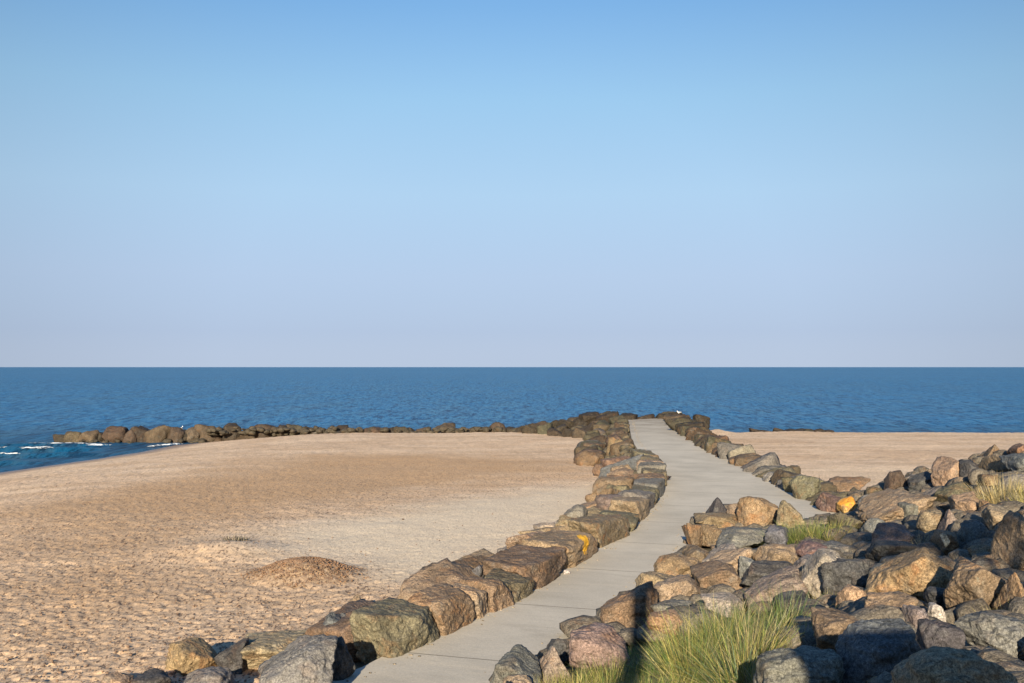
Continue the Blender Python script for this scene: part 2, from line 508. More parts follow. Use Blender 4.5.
def sea_material():
    g = N('sea_water')
    co = g.coord()
    mp = g.n('ShaderNodeMapping'); mp.inputs['Scale'].default_value = (1.0, 0.2, 1); mp.inputs['Rotation'].default_value = (0, 0, R(8)); g.l(co, mp.inputs[0])
    v = mp.outputs[0]
    big = g.noise(v, 0.012, 4, 0.6, 0.5)
    c = g.mix(g.ramp(big, [(0.35, 0.0), (0.65, 1.0)]), (0.006, 0.120, 0.29), (0.012, 0.155, 0.36))
    mid = g.noise(v, 0.11, 8, 0.78, 0.4)
    c = g.mix(g.ramp(mid, [(0.47, 0.0), (0.57, 0.8)]), c, (0.045, 0.16, 0.29))  # ripple sheen and shaded wave slopes put into the water colour
    fine = g.noise(v, 0.33, 8, 0.8, 0.3)
    c = g.mix(g.ramp(fine, [(0.40, 0.85), (0.5, 0.0)]), c, (0.004, 0.032, 0.10))
    chop = g.noise(v, 1.3, 4, 0.8, 0.2)
    sy_ = g.n('ShaderNodeSeparateXYZ'); g.l(co, sy_.inputs[0])
    fd = g.n('ShaderNodeMapRange'); g.l(sy_.outputs[1], fd.inputs[0])
    fd.inputs[1].default_value = 92; fd.inputs[2].default_value = 125
    c = g.mix(g.math('MULTIPLY', fd.outputs[0], g.ramp(chop, [(0.5, 0.0), (0.56, 0.75)])), c, (0.07, 0.21, 0.34))
    c = g.mix(g.ramp(chop, [(0.42, 0.8), (0.49, 0.0)]), c, (0.002, 0.028, 0.08))
    c = g.mix(g.math('SUBTRACT', 1.0, fd.outputs[0]), c, g.mix(1.0, c, (0.75, 0.62, 0.55), 'MULTIPLY'))
    # the shallows show their foam and a paler bottom close to the beach
    g.l(c, g.b.inputs['Base Color'])
    g.b.inputs['Roughness'].default_value = 0.4
    g.b.inputs['IOR'].default_value = 1.33
    g.b.inputs['Specular IOR Level'].default_value = 0.13
    h = g.math('ADD', g.math('MULTIPLY', g.noise(v, 0.35, 5, 0.6), 1.0), g.math('MULTIPLY', g.noise(v, 1.6, 6, 0.65), 0.45))
    g.l(g.bump(h, 0.75, 0.8), g.b.inputs['Normal'])
    return g.m
M_SEA = sea_material()

def simple(name, col, rough=0.8, noise_sc=20, amt=0.25):
    g = N(name)
    co = g.coord()
    c = g.mix(1.0, col, g.ramp(g.noise(co, noise_sc, 4, 0.6), [(0.3, 1 - amt), (0.7, 1 + amt)]), 'MULTIPLY')
    g.l(c, g.b.inputs['Base Color']); g.b.inputs['Roughness'].default_value = rough
    return g.m

def blade_material():
    g = N('grass_blade')
    a = g.n('ShaderNodeVertexColor'); a.layer_name = 'tint'
    g.l(a.outputs['Color'], g.b.inputs['Base Color'])
    g.b.inputs['Roughness'].default_value = 0.55
    g.b.inputs['Specular IOR Level'].default_value = 0.3
    tr = g.n('ShaderNodeBsdfTranslucent'); g.l(a.outputs['Color'], tr.inputs['Color'])
    mx = g.n('ShaderNodeMixShader'); mx.inputs[0].default_value = 0.25
    g.l(g.b.outputs[0], mx.inputs[1]); g.l(tr.outputs[0], mx.inputs[2]); g.l(mx.outputs[0], g.out.inputs['Surface'])
    return g.m
M_BLADE = blade_material()

def foam_material():
    g = N('sea_foam')
    co = g.coord()
    g.b.inputs['Base Color'].default_value = (0.8, 0.82, 0.82, 1); g.b.inputs['Roughness'].default_value = 0.7
    mp = g.n('ShaderNodeMapping'); mp.inputs['Scale'].default_value = (0.6, 1.6, 1); g.l(co, mp.inputs[0])
    a = g.ramp(g.noise(mp.outputs[0], 2.2, 6, 0.75), [(0.46, 0.0), (0.54, 1.0)])
    g.l(a, g.b.inputs['Alpha'])
    return g.m
M_FOAM = foam_material()

# ------------------------------------------------------------------ SEA
# fan-shaped sheet, fine near the beach and running to the horizon
def sea_mesh():
    ys = np.concatenate([np.arange(20, 130, 0.45), np.geomspace(130, 700, 220)[1:], np.geomspace(700, 60000, 60)[1:]])
    us = np.linspace(-1.5, 1.5, 520)
    Yg, Ug = np.meshgrid(ys, us, indexing='ij')
    Xg = Ug * np.maximum(Yg, 60) * 0.75
    rot = R(8)
    a = Yg * math.cos(rot) + Xg * math.sin(rot)
    amp = np.interp(Yg, [20, 95, 120, 500, 900], [0.05, 0.06, 0.12, 0.2, 0.0])
    n1 = fbm(np.stack([Xg * 0.10, Yg * 0.33, np.zeros_like(Xg)], -1), 4, 40, 0.55)
    Z = amp * n1
    # small breakers rolling in at the left corner
    xs = np.interp(Yg, SH[:, 0], SH[:, 1])
    for (yc, w, h_, x0, x1) in BREAK:
        ph = (Yg - yc - 0.05 * (Xg - x0) - 0.35 * np.sin(Xg * 0.7) - 0.25 * np.sin(Xg * 1.9 + 1))
        env = smooth(Xg, x0 - 4, x0 + 1) * (1 - smooth(Xg, x1 - 2, x1 + 2))
        Z = Z + h_ * env * np.exp(-(ph / w) ** 2) - 0.35 * h_ * env * np.exp(-((ph + 1.6 * w) / (1.2 * w)) ** 2)
    V = np.stack([Xg, Yg, Z], -1).reshape(-1, 3)
    ny, nx = Xg.shape
    idx = np.arange(ny * nx).reshape(ny, nx)
    Fc = np.stack([idx[:-1, :-1], idx[:-1, 1:], idx[1:, 1:], idx[1:, :-1]], -1).reshape(-1, 4)
    return mesh_np('sea', V, Fc), None
# breakers: (distance, width, height, x from, x to)
BREAK = [(83.5, 1.1, 0.36, -48, -35.5), (72.0, 1.2, 0.26, -50, -35.0), (88.0, 0.7, 0.2, -60, -36.0), (78.0, 1.0, 0.24, -60, -33.0)]
me, _ = sea_mesh()
sea = link('sea', me, M_SEA, label='deep blue rippled sea reaching to the horizon', kind='structure')

# foam: broken crests and wash lines, thin lumpy froth on the water
def foam_patch(x0, x1, yf, wid, z, seed, jag=0.4):
    nx_, ny_ = 120, 14
    xs = np.linspace(x0, x1, nx_); t = np.linspace(-1, 1, ny_)
    Xg, T = np.meshgrid(xs, t, indexing='ij')
    e = np.clip(np.minimum((xs - x0), (x1 - xs)) / ((x1 - x0) * 0.22), 0, 1)[:, None]
    wv = wid * (0.55 + 0.45 * vnoise(np.stack([xs * 1.3, xs * 0, xs * 0], -1), seed))[:, None] * e
    Yc = np.array([yf(x) for x in xs])[:, None]
    Yg = Yc + T * wv
    Z = z + 0.09 * (1 - T * T) * e + 0.05 * fbm(np.stack([Xg * 3, Yg * 3, Xg * 0], -1), 3, seed)
    idx = np.arange(nx_ * ny_).reshape(nx_, ny_)
    Fc = np.stack([idx[:-1, :-1], idx[1:, :-1], idx[1:, 1:], idx[:-1, 1:]], -1).reshape(-1, 4)
    return np.stack([Xg, Yg, Z], -1).reshape(-1, 3), Fc
fv, ff, off = [], [], 0
def brk(i, dy=0):
    yc, w, h_, x0, x1 = BREAK[i]
    return lambda x: yc + dy + 0.05 * (x - x0) + 0.35 * math.sin(x * 0.7) + 0.25 * math.sin(x * 1.9 + 1)
shore = lambda x: np.interp(x, [-35, -34, -32.6, -31, -30, -29], [58, 66, 72, 79, 90, 92])
for (x0, x1, yf, wid, z, sd) in [(-41.2, -38.0, brk(0, -0.35), 0.9, 0.27, 1), (-45, -42, brk(0, -0.3), 0.4, 0.22, 2), (-44.5, -37.5, lambda x: 91.0 + 0.02 * x, 1.0, 0.08, 3),
                                 (-37.4, -35.0, lambda x: 87.2 + 0.05 * x + 2, 0.5, 0.18, 4), (-31.8, -29.6, lambda x: 88.0 + (x + 31) * 1.4, 0.9, 0.1, 5), (-42, -38.6, brk(3, -0.3), 0.3, 0.18, 6)]:
    v, f = foam_patch(x0, x1, yf, wid, z, sd)
    fv.append(v); ff.append(f + off); off += len(v)
link('sea_foam', mesh_np('sea_foam', np.concatenate(fv), np.concatenate(ff)), M_FOAM,
     label='white foam of small waves breaking by the breakwater', cat='foam', kind='stuff')

# ------------------------------------------------------------------ SAND
def sand_mesh():
    ys = 1.0 / np.linspace(1 / 10.5, 1 / 116.0, 620)
    us = np.linspace(-1.0, 1.0, 760)
    Yg, Ug = np.meshgrid(ys, us, indexing='ij')
    Xg = Ug * (Yg * 0.75 + 6)
    Z = z_sand(Xg, Yg)
    dry = smooth(Z, 0.2, 0.6)
    # berm near the pier: sand is heaped against the rocks, sinks under them elsewhere
    # footprints and lumps
    pale = pale_zone(Xg, Yg)
    tramp = np.clip(1.0 - 0.75 * pale, 0, 1) * dry
    amp = np.interp(Yg, [12, 25, 60, 90], [0.027, 0.034, 0.038, 0.034])
    f1 = 0.75 * fbm2(Xg, Yg, 5.0, 3, 21, 0.6)
    f2 = fbm2(Xg, Yg, 8.5, 2, 33, 0.6)
    pits = -np.clip(fbm2(Xg, Yg, 6.3, 2, 50) - 0.08, 0, 1) * 2.0
    Z = Z + tramp * amp * (f1 * 0.9 + pits) + (0.25 + 0.75 * tramp) * 0.03 * f2 * dry
    Z = Z + dry * 0.035 * fbm2(Xg, Yg, 0.55, 3, 77)
    # keep the sheet just below the paving
    ins = poly_inside(Xg, Yg, OUT)
    dl = poly_dist(Xg, Yg, OUT)
    Z = np.where(ins, np.minimum(Z, PZ - 0.25), np.minimum(Z, PZ - 0.12 + dl * 0.2))
    hump = hump_zone(Xg, Yg)
    wet = 1 - smooth(Z, 0.06, 0.34)
    V = np.stack([Xg, Yg, Z], -1).reshape(-1, 3)
    ny, nx = Xg.shape
    idx = np.arange(ny * nx).reshape(ny, nx)
    Fc = np.stack([idx[:-1, :-1], idx[:-1, 1:], idx[1:, 1:], idx[1:, :-1]], -1).reshape(-1, 4)
    me = mesh_np('beach_sand', V, Fc)
    ca = me.color_attributes.new('zone', 'FLOAT_COLOR', 'POINT')
    cc = np.ones((len(V), 4), np.float32)
    cc[:, 0] = pale.ravel(); cc[:, 1] = hump.ravel(); cc[:, 2] = wet.ravel()
    cc[:, 3] = tone_zone(Xg, Yg).ravel()
    ca.data.foreach_set('color', cc.ravel())
    return me

PALE = np.array([at(x, y, 1.7)[:2] for x, y in [(232, 541), (300, 524), (400, 508), (470, 494), (560, 480), (610, 470), (640, 500), (600, 540), (520, 570), (440, 600), (370, 590), (345, 580), (270, 560)]])
def pale_zone(X, Y):
    d = poly_dist(X, Y, PALE)
    s = np.where(poly_inside(X, Y, PALE), d, -d)
    s = s + 1.3 * fbm2(X, Y, 0.5, 4, 8)
    p = smooth(s, -1.8, 3.0) * 0.85
    r = smooth(X, 14, 17) * smooth(Y, 38, 46) * (1 - smooth(Y, 50, 62)) * 0.3
    return np.maximum(p, r)
TONE = np.array([at(x, y, 1.4)[:2] for x, y in [(-60, 560), (-60, 515), (100, 485), (210, 462), (300, 450), (450, 448), (590, 458), (598, 474), (520, 487), (400, 505), (300, 518), (230, 570), (240, 600), (200, 640), (120, 683), (-60, 720)]])
def tone_zone(X, Y):
    d = poly_dist(X, Y, TONE)
    s = np.where(poly_inside(X, Y, TONE), d, -d) + 3.5 * fbm2(X, Y, 0.16, 5, 88, 0.6)
    return smooth(s, -1.5, 5.0) * (0.75 + 0.25 * smooth(Y, 28, 45))
def hump_zone(X, Y):
    c = at(303, 580, 1.95)
    q = ((X - c[0] + 0.1) / 1.45) ** 2 + ((Y - c[1] - 0.5) / 1.45) ** 2 + 0.55 * fbm2(X, Y, 1.8, 4, 9)
    a = 0.9 * (1 - smooth(q, 0.55, 1.35))
    c = at(236, 541, 1.9)
    q = ((X - c[0]) / 0.45) ** 2 + ((Y - c[1]) / 0.6) ** 2 + 0.4 * fbm2(X, Y, 2.5, 3, 19)
    return np.maximum(a, 0.6 * (1 - smooth(q, 0.6, 1.1)))
link('beach_sand', sand_mesh(), M_SAND, label='trampled tan beach sand on both sides of the pier', kind='structure')

# wide base ground so nothing ends in the void when seen from the side
base = bpy.data.meshes.new('seabed')
bmq = bmesh.new()
vs = [bmq.verts.new(p) for p in [(-300, -200, -3.6), (300, -200, -3.6), (300, 300, -3.6), (-300, 300, -3.6)]]
bmq.faces.new(vs); bmq.to_mesh(base); bmq.free()
link('seabed', base, M_SOIL, label='flat sea bed below the water', kind='structure')

# ------------------------------------------------------------------ EMBANKMENT (soil between the mound rocks)
def emb_mesh():
    xs = np.arange(-8, 34, 0.16); ys = np.arange(-10, 38.5, 0.16)
    Yg, Xg = np.meshgrid(ys, xs, indexing='ij')
    Z = z_mound(Xg, Yg) - 0.16 + 0.07 * fbm2(Xg, Yg, 1.5, 4, 61)
    ins = poly_inside(Xg, Yg, OUT)
    inm = poly_inside(Xg, Yg, MREG)
    dm = poly_dist(Xg, Yg, MREG)
    keep = inm | (dm < 0.35)
    Z = np.where(ins & ~inm, np.minimum(Z, PZ - 0.2), Z)
    Z = np.where(~inm, Z - dm * 1.5, Z)
    idx = np.arange(Xg.size).reshape(Xg.shape)
    k = keep[:-1, :-1] & keep[1:, 1:] & keep[:-1, 1:] & keep[1:, :-1]
    Fc = np.stack([idx[:-1, :-1], idx[:-1, 1:], idx[1:, 1:], idx[1:, :-1]], -1)[k]
    V = np.stack([Xg, Yg, Z], -1).reshape(-1, 3)
    used = np.unique(Fc); rem = np.full(len(V), -1); rem[used] = np.arange(len(used))
    return mesh_np('embankment', V[used], rem[Fc])
link('embankment', emb_mesh(), M_SOIL, label='dark earth embankment under the heaped boulders', kind='structure')

# pier core (rubble bank under the edge rocks)
def core_mesh():
    ys = np.arange(9, 94, 0.5)
    rows = []
    for y in ys:
        xl = np.interp(y, LEFTA[:, 1], LEFTA[:, 0]); 
        xr = np.interp(y, RIGHTA[::-1, 1], RIGHTA[::-1, 0]) if y > 30 else None
        rows.append((y, xl, xr))
    V, Fc = [], []
    for y, xl, xr in rows:
        zs = float(z_sand(np.array([xl - 4.0]), np.array([y]))[0])
        wv = np.interp(y, [15, 40, 60, 90], [3.6, 3.2, 4.0, 5.5])
        V += [(xl - wv, y, zs - 0.5), (xl - wv * 0.5, y, (zs + 2.3) / 2 - 0.15), (xl - 0.45, y, 2.3), (xl + 0.5, y, 2.3)]
    for i in range(len(rows) - 1):
        for k in range(3):
            a = i * 4 + k; Fc.append((a, a + 1, a + 5, a + 4))
    o = len(V); rr = [r for r in rows if r[2] is not None]
    for y, xl, xr in rr:
        zs = float(z_sand(np.array([xr + 4.0]), np.array([y]))[0])
        V += [(xr - 0.5, y, 2.3), (xr + 0.45, y, 2.3), (xr + 1.7, y, (zs + 2.3) / 2 - 0.1), (xr + 3.3, y, zs - 0.5)]
    for i in range(len(rr) - 1):
        for k in range(3):
            a = o + i * 4 + k; Fc.append((a, a + 1, a + 5, a + 4))
    return mesh_np('pier_bank', V, Fc)
link('pier_bank', core_mesh(), M_SOIL, label='earth core of the pier below its edge rocks', kind='structure')

# ------------------------------------------------------------------ PATH
bmq = bmesh.new()
vs = [bmq.verts.new((p[0], p[1], PZ)) for p in OUT]
f = bmq.faces.new(vs)
if f.normal.z < 0: f.normal_flip()
r_ = bmesh.ops.extrude_face_region(bmq, geom=[f])
for e in r_['geom']:
    if isinstance(e, bmesh.types.BMVert): e.co.z = PZ - 0.22
bmesh.ops.recalc_face_normals(bmq, faces=bmq.faces[:])
bmesh.ops.triangulate(bmq, faces=bmq.faces[:])
pm = bpy.data.meshes.new('path'); bmq.to_mesh(pm); bmq.free()
link('path', pm, M_CONC, label='pale concrete path running out along the pier', kind='structure')

# ------------------------------------------------------------------ BOULDERS
ICO = {}
def ico(level):
    if level not in ICO:
        bq = bmesh.new(); bmesh.ops.create_icosphere(bq, subdivisions=level, radius=1)
        V = np.array([v.co[:] for v in bq.verts]); V /= np.linalg.norm(V, axis=1)[:, None]
        Fc = np.array([[v.index for v in f.verts] for f in bq.faces]); bq.free()
        ICO[level] = (V, Fc)
    return ICO[level]

def rock_shape(kind, level, seed, rough=1.0):
    rg = np.random.default_rng(seed)
    D, Fc = ico(level)
    nr, ds = [], []
    def add(nv, d):
        nr.append(nv / np.linalg.norm(nv)); ds.append(d)
    if kind in ('block', 'slab', 'tilt', 'tiltr', 'long'):
        jit = 0.26
        for ax in range(3):
            for s in (-1, 1):
                v = rg.normal(0, jit, 3); v[ax] = s
                add(v, rg.uniform(0.8, 0.98))
        for k in range(rg.integers(8, 12)):
            v = rg.normal(0, 1, 3); add(v, rg.uniform(0.98, 1.2) if k > 2 else rg.uniform(0.84, 0.98))
        if kind == 'tilt': add(np.array([-0.6, rg.uniform(-.2, .2), 1.0]), 0.62)
        if kind == 'tiltr': add(np.array([0.6, rg.uniform(-.2, .2), 1.0]), 0.62)
        p = 30
    elif kind == 'edge':
        for ax in range(3):
            for s in (-1, 1):
                v = rg.normal(0, 0.11, 3); v[ax] = s
                add(v, rg.uniform(0.84, 0.97))
        for k in range(7):
            v = rg.normal(0, 1, 3); add(v, rg.uniform(1.0, 1.22))
        p = 24
    elif kind == 'wedge':
        add(np.array([-0.9, -0.25, 0.8]), 0.5); add(np.array([0.95, -0.1, 0.65]), 0.55)
        add(np.array([0.1, -1, 0.35]), 0.75); add(np.array([0, 1, 0.3]), 0.85)
        add(np.array([0, 0, -1.0]), 0.8); add(np.array([-1, 0.1, 0.0]), 0.95); add(np.array([1, 0, 0.0]), 0.95)
        p = 26
    elif kind == 'peak':
        a0 = rg.uniform(0, 6.28)
        for k in range(4):
            a = a0 + k * math.pi / 2 + rg.uniform(-.25, .25)
            add(np.array([math.cos(a), math.sin(a), rg.uniform(0.5, 0.8)]), 0.55)
        add(np.array([0, 0, -1.0]), 0.7)
        p = 26
    else:  # round
        for k in range(16):
            v = rg.normal(0, 1, 3); add(v, rg.uniform(0.82, 1.02))
        for ax in range(3):
            for s in (-1, 1):
                v = np.zeros(3); v[ax] = s; add(v, 0.98)
        p = 18
    nr = np.array(nr); ds = np.array(ds)
    q = np.clip(D @ nr.T, 0, None) / ds
    r = (q ** p).sum(1) ** (-1.0 / p)
    o = rg.uniform(0, 50, 3)
    V = D * r[:, None]
    n1 = fbm(V * 1.4 + o, 3, seed % 97)
    n2 = fbm(V * 4.2 + o, 4, seed % 89, 0.6)
    rdg = 1 - np.abs(fbm(V * 2.4 + o, 3, seed % 83))
    V = V * (1 + rough * (0.11 * n1 + 0.075 * n2 + 0.13 * (rdg - 0.75)))[:, None]
    return V, Fc

PAL = {'tan': (.36, .265, .175), 'grey': (.235, .215, .19), 'dark': (.085, .08, .078), 'orange': (.37, .25, .145), 'pink': (.30, .225, .175),  # dark also carries cast shade put into the colour of shaded boulders
       'brown': (.22, .15, .10), 'olive': (.19, .165, .105), 'pale': (.43, .375, .29), 'blue': (.155, .16, .165), 'red': (.18, .115, .10),
       'white': (.33, .31, .28), 'yellow': (.42, .26, .09), 'umber': (.12, .09, .06), 'ochre': (.29, .205, .125)}
MATFOR = {'tan': 'r', 'grey': 'c', 'dark': 'c', 'orange': 'w', 'pink': 'r', 'brown': 'r', 'olive': 'r', 'pale': 'c', 'blue': 'c', 'red': 'r', 'white': 'c', 'yellow': 'w', 'umber': 't', 'ochre': 'w'}
MM = {'r': M_ROCK, 'w': M_WARM, 'c': M_COOL, 't': M_WET}

DARK = 0.64
def boulder(V, Fc, col, label, group=None, mat=None, center=None, name='boulder', cat='boulder'):
    c = center if center is not None else V.mean(0)
    me = mesh_np(name, V - c, Fc)
    o = link(name, me, mat or MM[MATFOR[col]], label=label, cat=cat, group=group)
    o.location = c
    k = 1 + random.uniform(-.12, .12)
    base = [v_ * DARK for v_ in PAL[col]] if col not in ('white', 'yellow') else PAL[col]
    o.color = tuple(min(1, x * k * (1 + random.uniform(-.05, .05))) for x in base) + (1,)
    return o

SEED = [100]
def edge_at(y):
    ys = [q[1] for q in left_px][::-1]; xs = [q[0] for q in left_px][::-1]
    return np.interp(y, ys, xs)
def hero(x0, y0, x1, y1, col, kind, label, yaw=None, depth=0.9, sink=0.3, group=None, mat=None, roll=0.0, back=0.0, edge=False, name='boulder', cat='boulder'):
    SEED[0] += 1
    sd = SEED[0]
    rg = np.random.default_rng(sd + 500)
    if group == GM and not edge:
        pd = (x1 - x0) * 0.04; x0 -= pd; x1 += pd
    cx = (x0 + x1) / 2
    P = hit(cx, min(y1, 720))
    if y1 > 683:
        P = hit(cx, y1)
    dist = P[1] + back
    if edge:
        ya, yb = y1 - 1, y1 - 0.62 * (y1 - y0)
        Ea = at(edge_at(ya), ya, PZ); Eb = at(edge_at(yb), yb, PZ)
        t2 = nrm(Eb[:2] - Ea[:2]); n2_ = np.array([-t2[1], t2[0]])
        ln_ = min(np.linalg.norm(Eb[:2] - Ea[:2]) * 1.25 + 0.15, max(1.2, 1.9 * (x1 - x0) * dist / F if dist > 22 else 1.3 * (x1 - x0) * dist / F))
        Eb = Ea + np.array([t2[0], t2[1], 0]) * ln_ * 0.9
        th = float(np.clip(1.05 - (dist - 18) * 0.02, 0.75, 1.05))
        dist = (Ea[1] + Eb[1]) / 2
    Pb = np.array([P[0] * dist / P[1], dist, P[2]])
    w = (x1 - x0) * dist / F
    dep = w * depth
    hgt = max((y1 - y0) * dist / F, 0.25 * w)
    level = 6 if (x1 - x0) > 75 else 5 if (x1 - x0) > 26 else 4
    V, Fc = rock_shape('edge' if edge else kind, level, sd)
    if yaw is None: yaw = rg.uniform(-0.5, 0.5)
    cy, sy = math.cos(yaw), math.sin(yaw)
    S = np.array([w / 2, dep / 2, hgt / 2 * 1.15])
    if edge:
        yaw = math.atan2(-t2[0], t2[1]) + rg.uniform(-.06, .06)
        S = np.array([th / 2, ln_ / 2, hgt / 2 * 1.1])
    V = V * S
    Rz = np.array([[cy, -sy, 0], [sy, cy, 0], [0, 0, 1]])
    V = V @ Rz.T
    if roll:
        c_, s_ = math.cos(roll), math.sin(roll)
        V = V @ np.array([[c_, 0, s_], [0, 1, 0], [-s_, 0, c_]]).T
    C0 = Pb + np.array([0, dep * 0.42, 0])
    if edge:
        C0 = np.array([(Ea[0] + Eb[0]) / 2 + n2_[0] * th * 0.46, (Ea[1] + Eb[1]) / 2 + n2_[1] * th * 0.46, PZ])
    # fit to the silhouette: left, right, top; the foot sinks below the visible bottom edge
    ybot = y1 + sink * (y1 - y0) * 0.6
    sx = sz = 1.0; off_ = np.array([0.0, 0.0, hgt * 0.35])
    for it in range(7):
        Q = V * np.array([sx, 1, sz]) + C0 + off_
        X, Y = project(Q)
        bw = X.max() - X.min(); bh = Y.max() - Y.min()
        if edge:
            off_[2] -= (y0 - Y.min()) * C0[1] / F
            tgt = hgt * 0.78 + 0.35
            cur = (V[:, 2].max() - V[:, 2].min()) * sz
            zb_ = (Q[:, 2].min())
            # keep the foot 0.25 m below the paving
            sz *= np.clip(1 + (zb_ - (PZ - 0.3)) / cur, 0.6, 1.6)
            off_[2] += -(zb_ - (PZ - 0.3)) / 2
            continue
        sx *= np.clip((x1 - x0) / bw, 0.7, 1.4)
        sz *= np.clip(1 + 1.2 * ((ybot - y0) / bh - 1), 0.7, 1.4)
        sz = max(sz, 0.3)
        off_[0] += ((x0 + x1) / 2 - (X.max() + X.min()) / 2) * C0[1] / F
        off_[2] -= (y0 - Y.min()) * C0[1] / F
    Q = V * np.array([sx, 1, sz]) + C0 + off_
    return boulder(Q, Fc, col, label, group, mat, name=name, cat=cat, center=C0 + off_)

GL = 'boulders lining the left edge of the path'
GM = 'boulders heaped on the embankment'
GR = 'boulders lining the right edge of the pier'
GB = 'boulders of the breakwater across the beach'
GP = 'boulders piled at the seaward left flank of the pier'

def walk_(poly, step, jit=0.12):
    seg = np.linalg.norm(np.diff(poly, axis=0), axis=1); cum = np.concatenate([[0], np.cumsum(seg)])
    d = 0.0; out = []
    while d < cum[-1] - step * 0.4:
        i = min(max(np.searchsorted(cum, d, side='right') - 1, 0), len(seg) - 1)
        out.append((poly[i] + (poly[i + 1] - poly[i]) * (d - cum[i]) / seg[i], nrm(poly[i + 1] - poly[i])))
        d += step * random.uniform(1 - jit, 1 + jit)
    return out
# ---- left edge of the path, near part
L = [
 (165,637,222,674,'orange','tiltr','orange faced boulder at the bottom left, above a rounded grey one'),
 (181,666,236,700,'grey','round','rounded grey boulder cut by the bottom edge of the picture, below the orange faced one'),
 (130,668,172,696,'dark','block','dark shaded boulder at the bottom left, next to the open sand'),
 (98,672,134,692,'tan','slab','low tan boulder half sunk in sand, leftmost at the bottom edge'),
 (214,637,250,672,'dark','block','dark boulder in shadow behind the orange faced one'),
 (232,629,322,668,'tan','slab','flat light tan boulder level with the sand, behind the big grey bottom one'),
 (258,634,338,706,'grey','tilt','big grey speckled boulder with a sloping top at the bottom left beside the path'),
 (314,612,364,650,'blue','block','boulder with cast shade in its blue grey colour, between the big grey and pointed ones'),  # blue grey stands in for the shade cast on it
 (336,594,370,616,'tan','peak','small pointed triangular stone standing up against the sand'),
 (340,600,401,634,'tan','tiltr','tan boulder just behind the largest squared block'),
 (325,636,356,680,'dark','block','boulder coloured with the shade of the gap left of the largest squared block'),  # dark colour stands in for the shaded gap
 (352,607,443,668,'olive','block','largest squared block at the near end of the path edge, streaked olive and brown'),
 (380,597,402,616,'dark','block','small dark stone wedged behind the largest squared block'),
 (397,597,477,638,'ochre','block','squared brown block next beyond the largest one on the path edge'),
 (410,577,464,603,'grey','slab','grey boulder with an orange left flank behind the path edge blocks'),
 (452,564,490,594,'blue','tilt','smooth blue grey slab leaning among tan boulders on the left side'),
 (455,548,507,576,'tan','slab','flat tan boulder on the sand side, above the leaning blue grey slab'),
 (468,590,500,622,'tan','block','upright tan block in the path edge between two brown ones'),
 (492,588,519,614,'brown','block','brown rounded block on the path edge left of the green stained one'),
 (482,577,514,596,'ochre','round','yellowish tan boulder just behind the path edge, right of the blue grey slab'),
 (509,579,535,604,'olive','round','small green stained rounded boulder on the path edge'),
 (514,553,570,598,'brown','slab','broad brown boulder with a cracked front on the path edge'),
 (503,552,520,570,'dark','round','small dark teal stone in the hollow above the broad brown boulder'),
 (505,531,560,564,'tan','slab','long pale tan boulder on the sand side, behind the broad brown one'),
 (546,531,604,572,'tan','block','tan block on the path edge with a bright yellow lichen patch'),
 (554,504,592,536,'grey','tilt','jagged grey boulder on the sand side, beyond the yellow patched block'),
 (533,522,560,540,'pale','slab','pale low stone against the sand, left of the jagged grey boulder'),
 (598,509,638,550,'ochre','block','rusty brown upright block on the path edge'),
 (592,494,644,520,'pink','slab','flat mauve grey boulder behind the rusty upright block'),
 (628,492,664,528,'olive','block','olive grey block on the path edge where the path bends'),
 (592,476,636,502,'ochre','round','domed orange brown boulder at the sand, left of the bend'),
 (628,471,668,500,'grey','round','rounded grey green boulder on the outside of the path bend'),
 (598,454,644,480,'blue','tilt','dark slate grey boulder beyond the domed orange one'),
 (632,451,660,474,'olive','block','small olive block at the path edge beyond the bend'),
 (592,464,608,476,'brown','round','small brown stone lying out on the sand beyond the bend'),
]
M_PATCH = rock_material('granite_with_yellow_lichen', 0.5, 0, ((0.52, -0.05, 0.20), 0.27, (0.80, 0.42, 0.03)))
M_FRONT = {}
FROWS = [((392, 661), (443, 637), .66, 1.15, 'olive'), ((443, 637), (478, 621), .60, 1.1, 'ochre'), ((478, 621), (494, 613), .55, 1.0, 'tan'), ((493, 613), (515, 604), .52, 1.0, 'brown'),
         ((515, 604), (534, 592), .42, .9, 'olive'), ((534, 592), (570, 572), .58, 1.25, 'brown'), ((570, 572), (603, 550), .62, 1.2, 'tan'), ((603, 550), (632, 533), .66, 1.1, 'ochre')]
FLAB = {}
for q in L:
    for k_, key in enumerate(('largest squared block at', 'next beyond the largest', 'upright tan block', 'brown rounded block on', 'small green stained', 'broad brown boulder with', 'tan block on the path edge with', 'rusty brown upright')):
        if key in q[6]: FLAB[k_] = q[6]
def edge_block(A, B, h, th, col, label, group, mat=None, seed_k=0, level=6):
    SEED[0] += 1
    V, Fc = rock_shape('edge', level, SEED[0], 0.8)
    mn, mx = V.min(0), V.max(0)
    V = (V - (mn + mx) / 2) / ((mx - mn) / 2)
    t2 = nrm(B - A); n2 = np.array([-t2[1], t2[0]])
    ln = np.linalg.norm(B - A) * 1.06
    V = V * np.array([th / 2, ln / 2, (h + .3) / 2])
    yaw = math.atan2(-t2[0], t2[1]) + random.uniform(-.04, .04)
    tl = random.uniform(-.02, .12)
    ct, st = math.cos(tl), math.sin(tl)
    V = V @ np.array([[ct, 0, -st], [0, 1, 0], [st, 0, ct]])
    cy, sy = math.cos(yaw), math.sin(yaw)
    V = V @ np.array([[cy, -sy, 0], [sy, cy, 0], [0, 0, 1]]).T
    m = (A + B) / 2 + n2 * (th / 2 - 0.04)
    return boulder(V + np.array([m[0], m[1], PZ + (h - .3) / 2]), Fc, col, label, group, mat)
taken = set(FLAB.values())
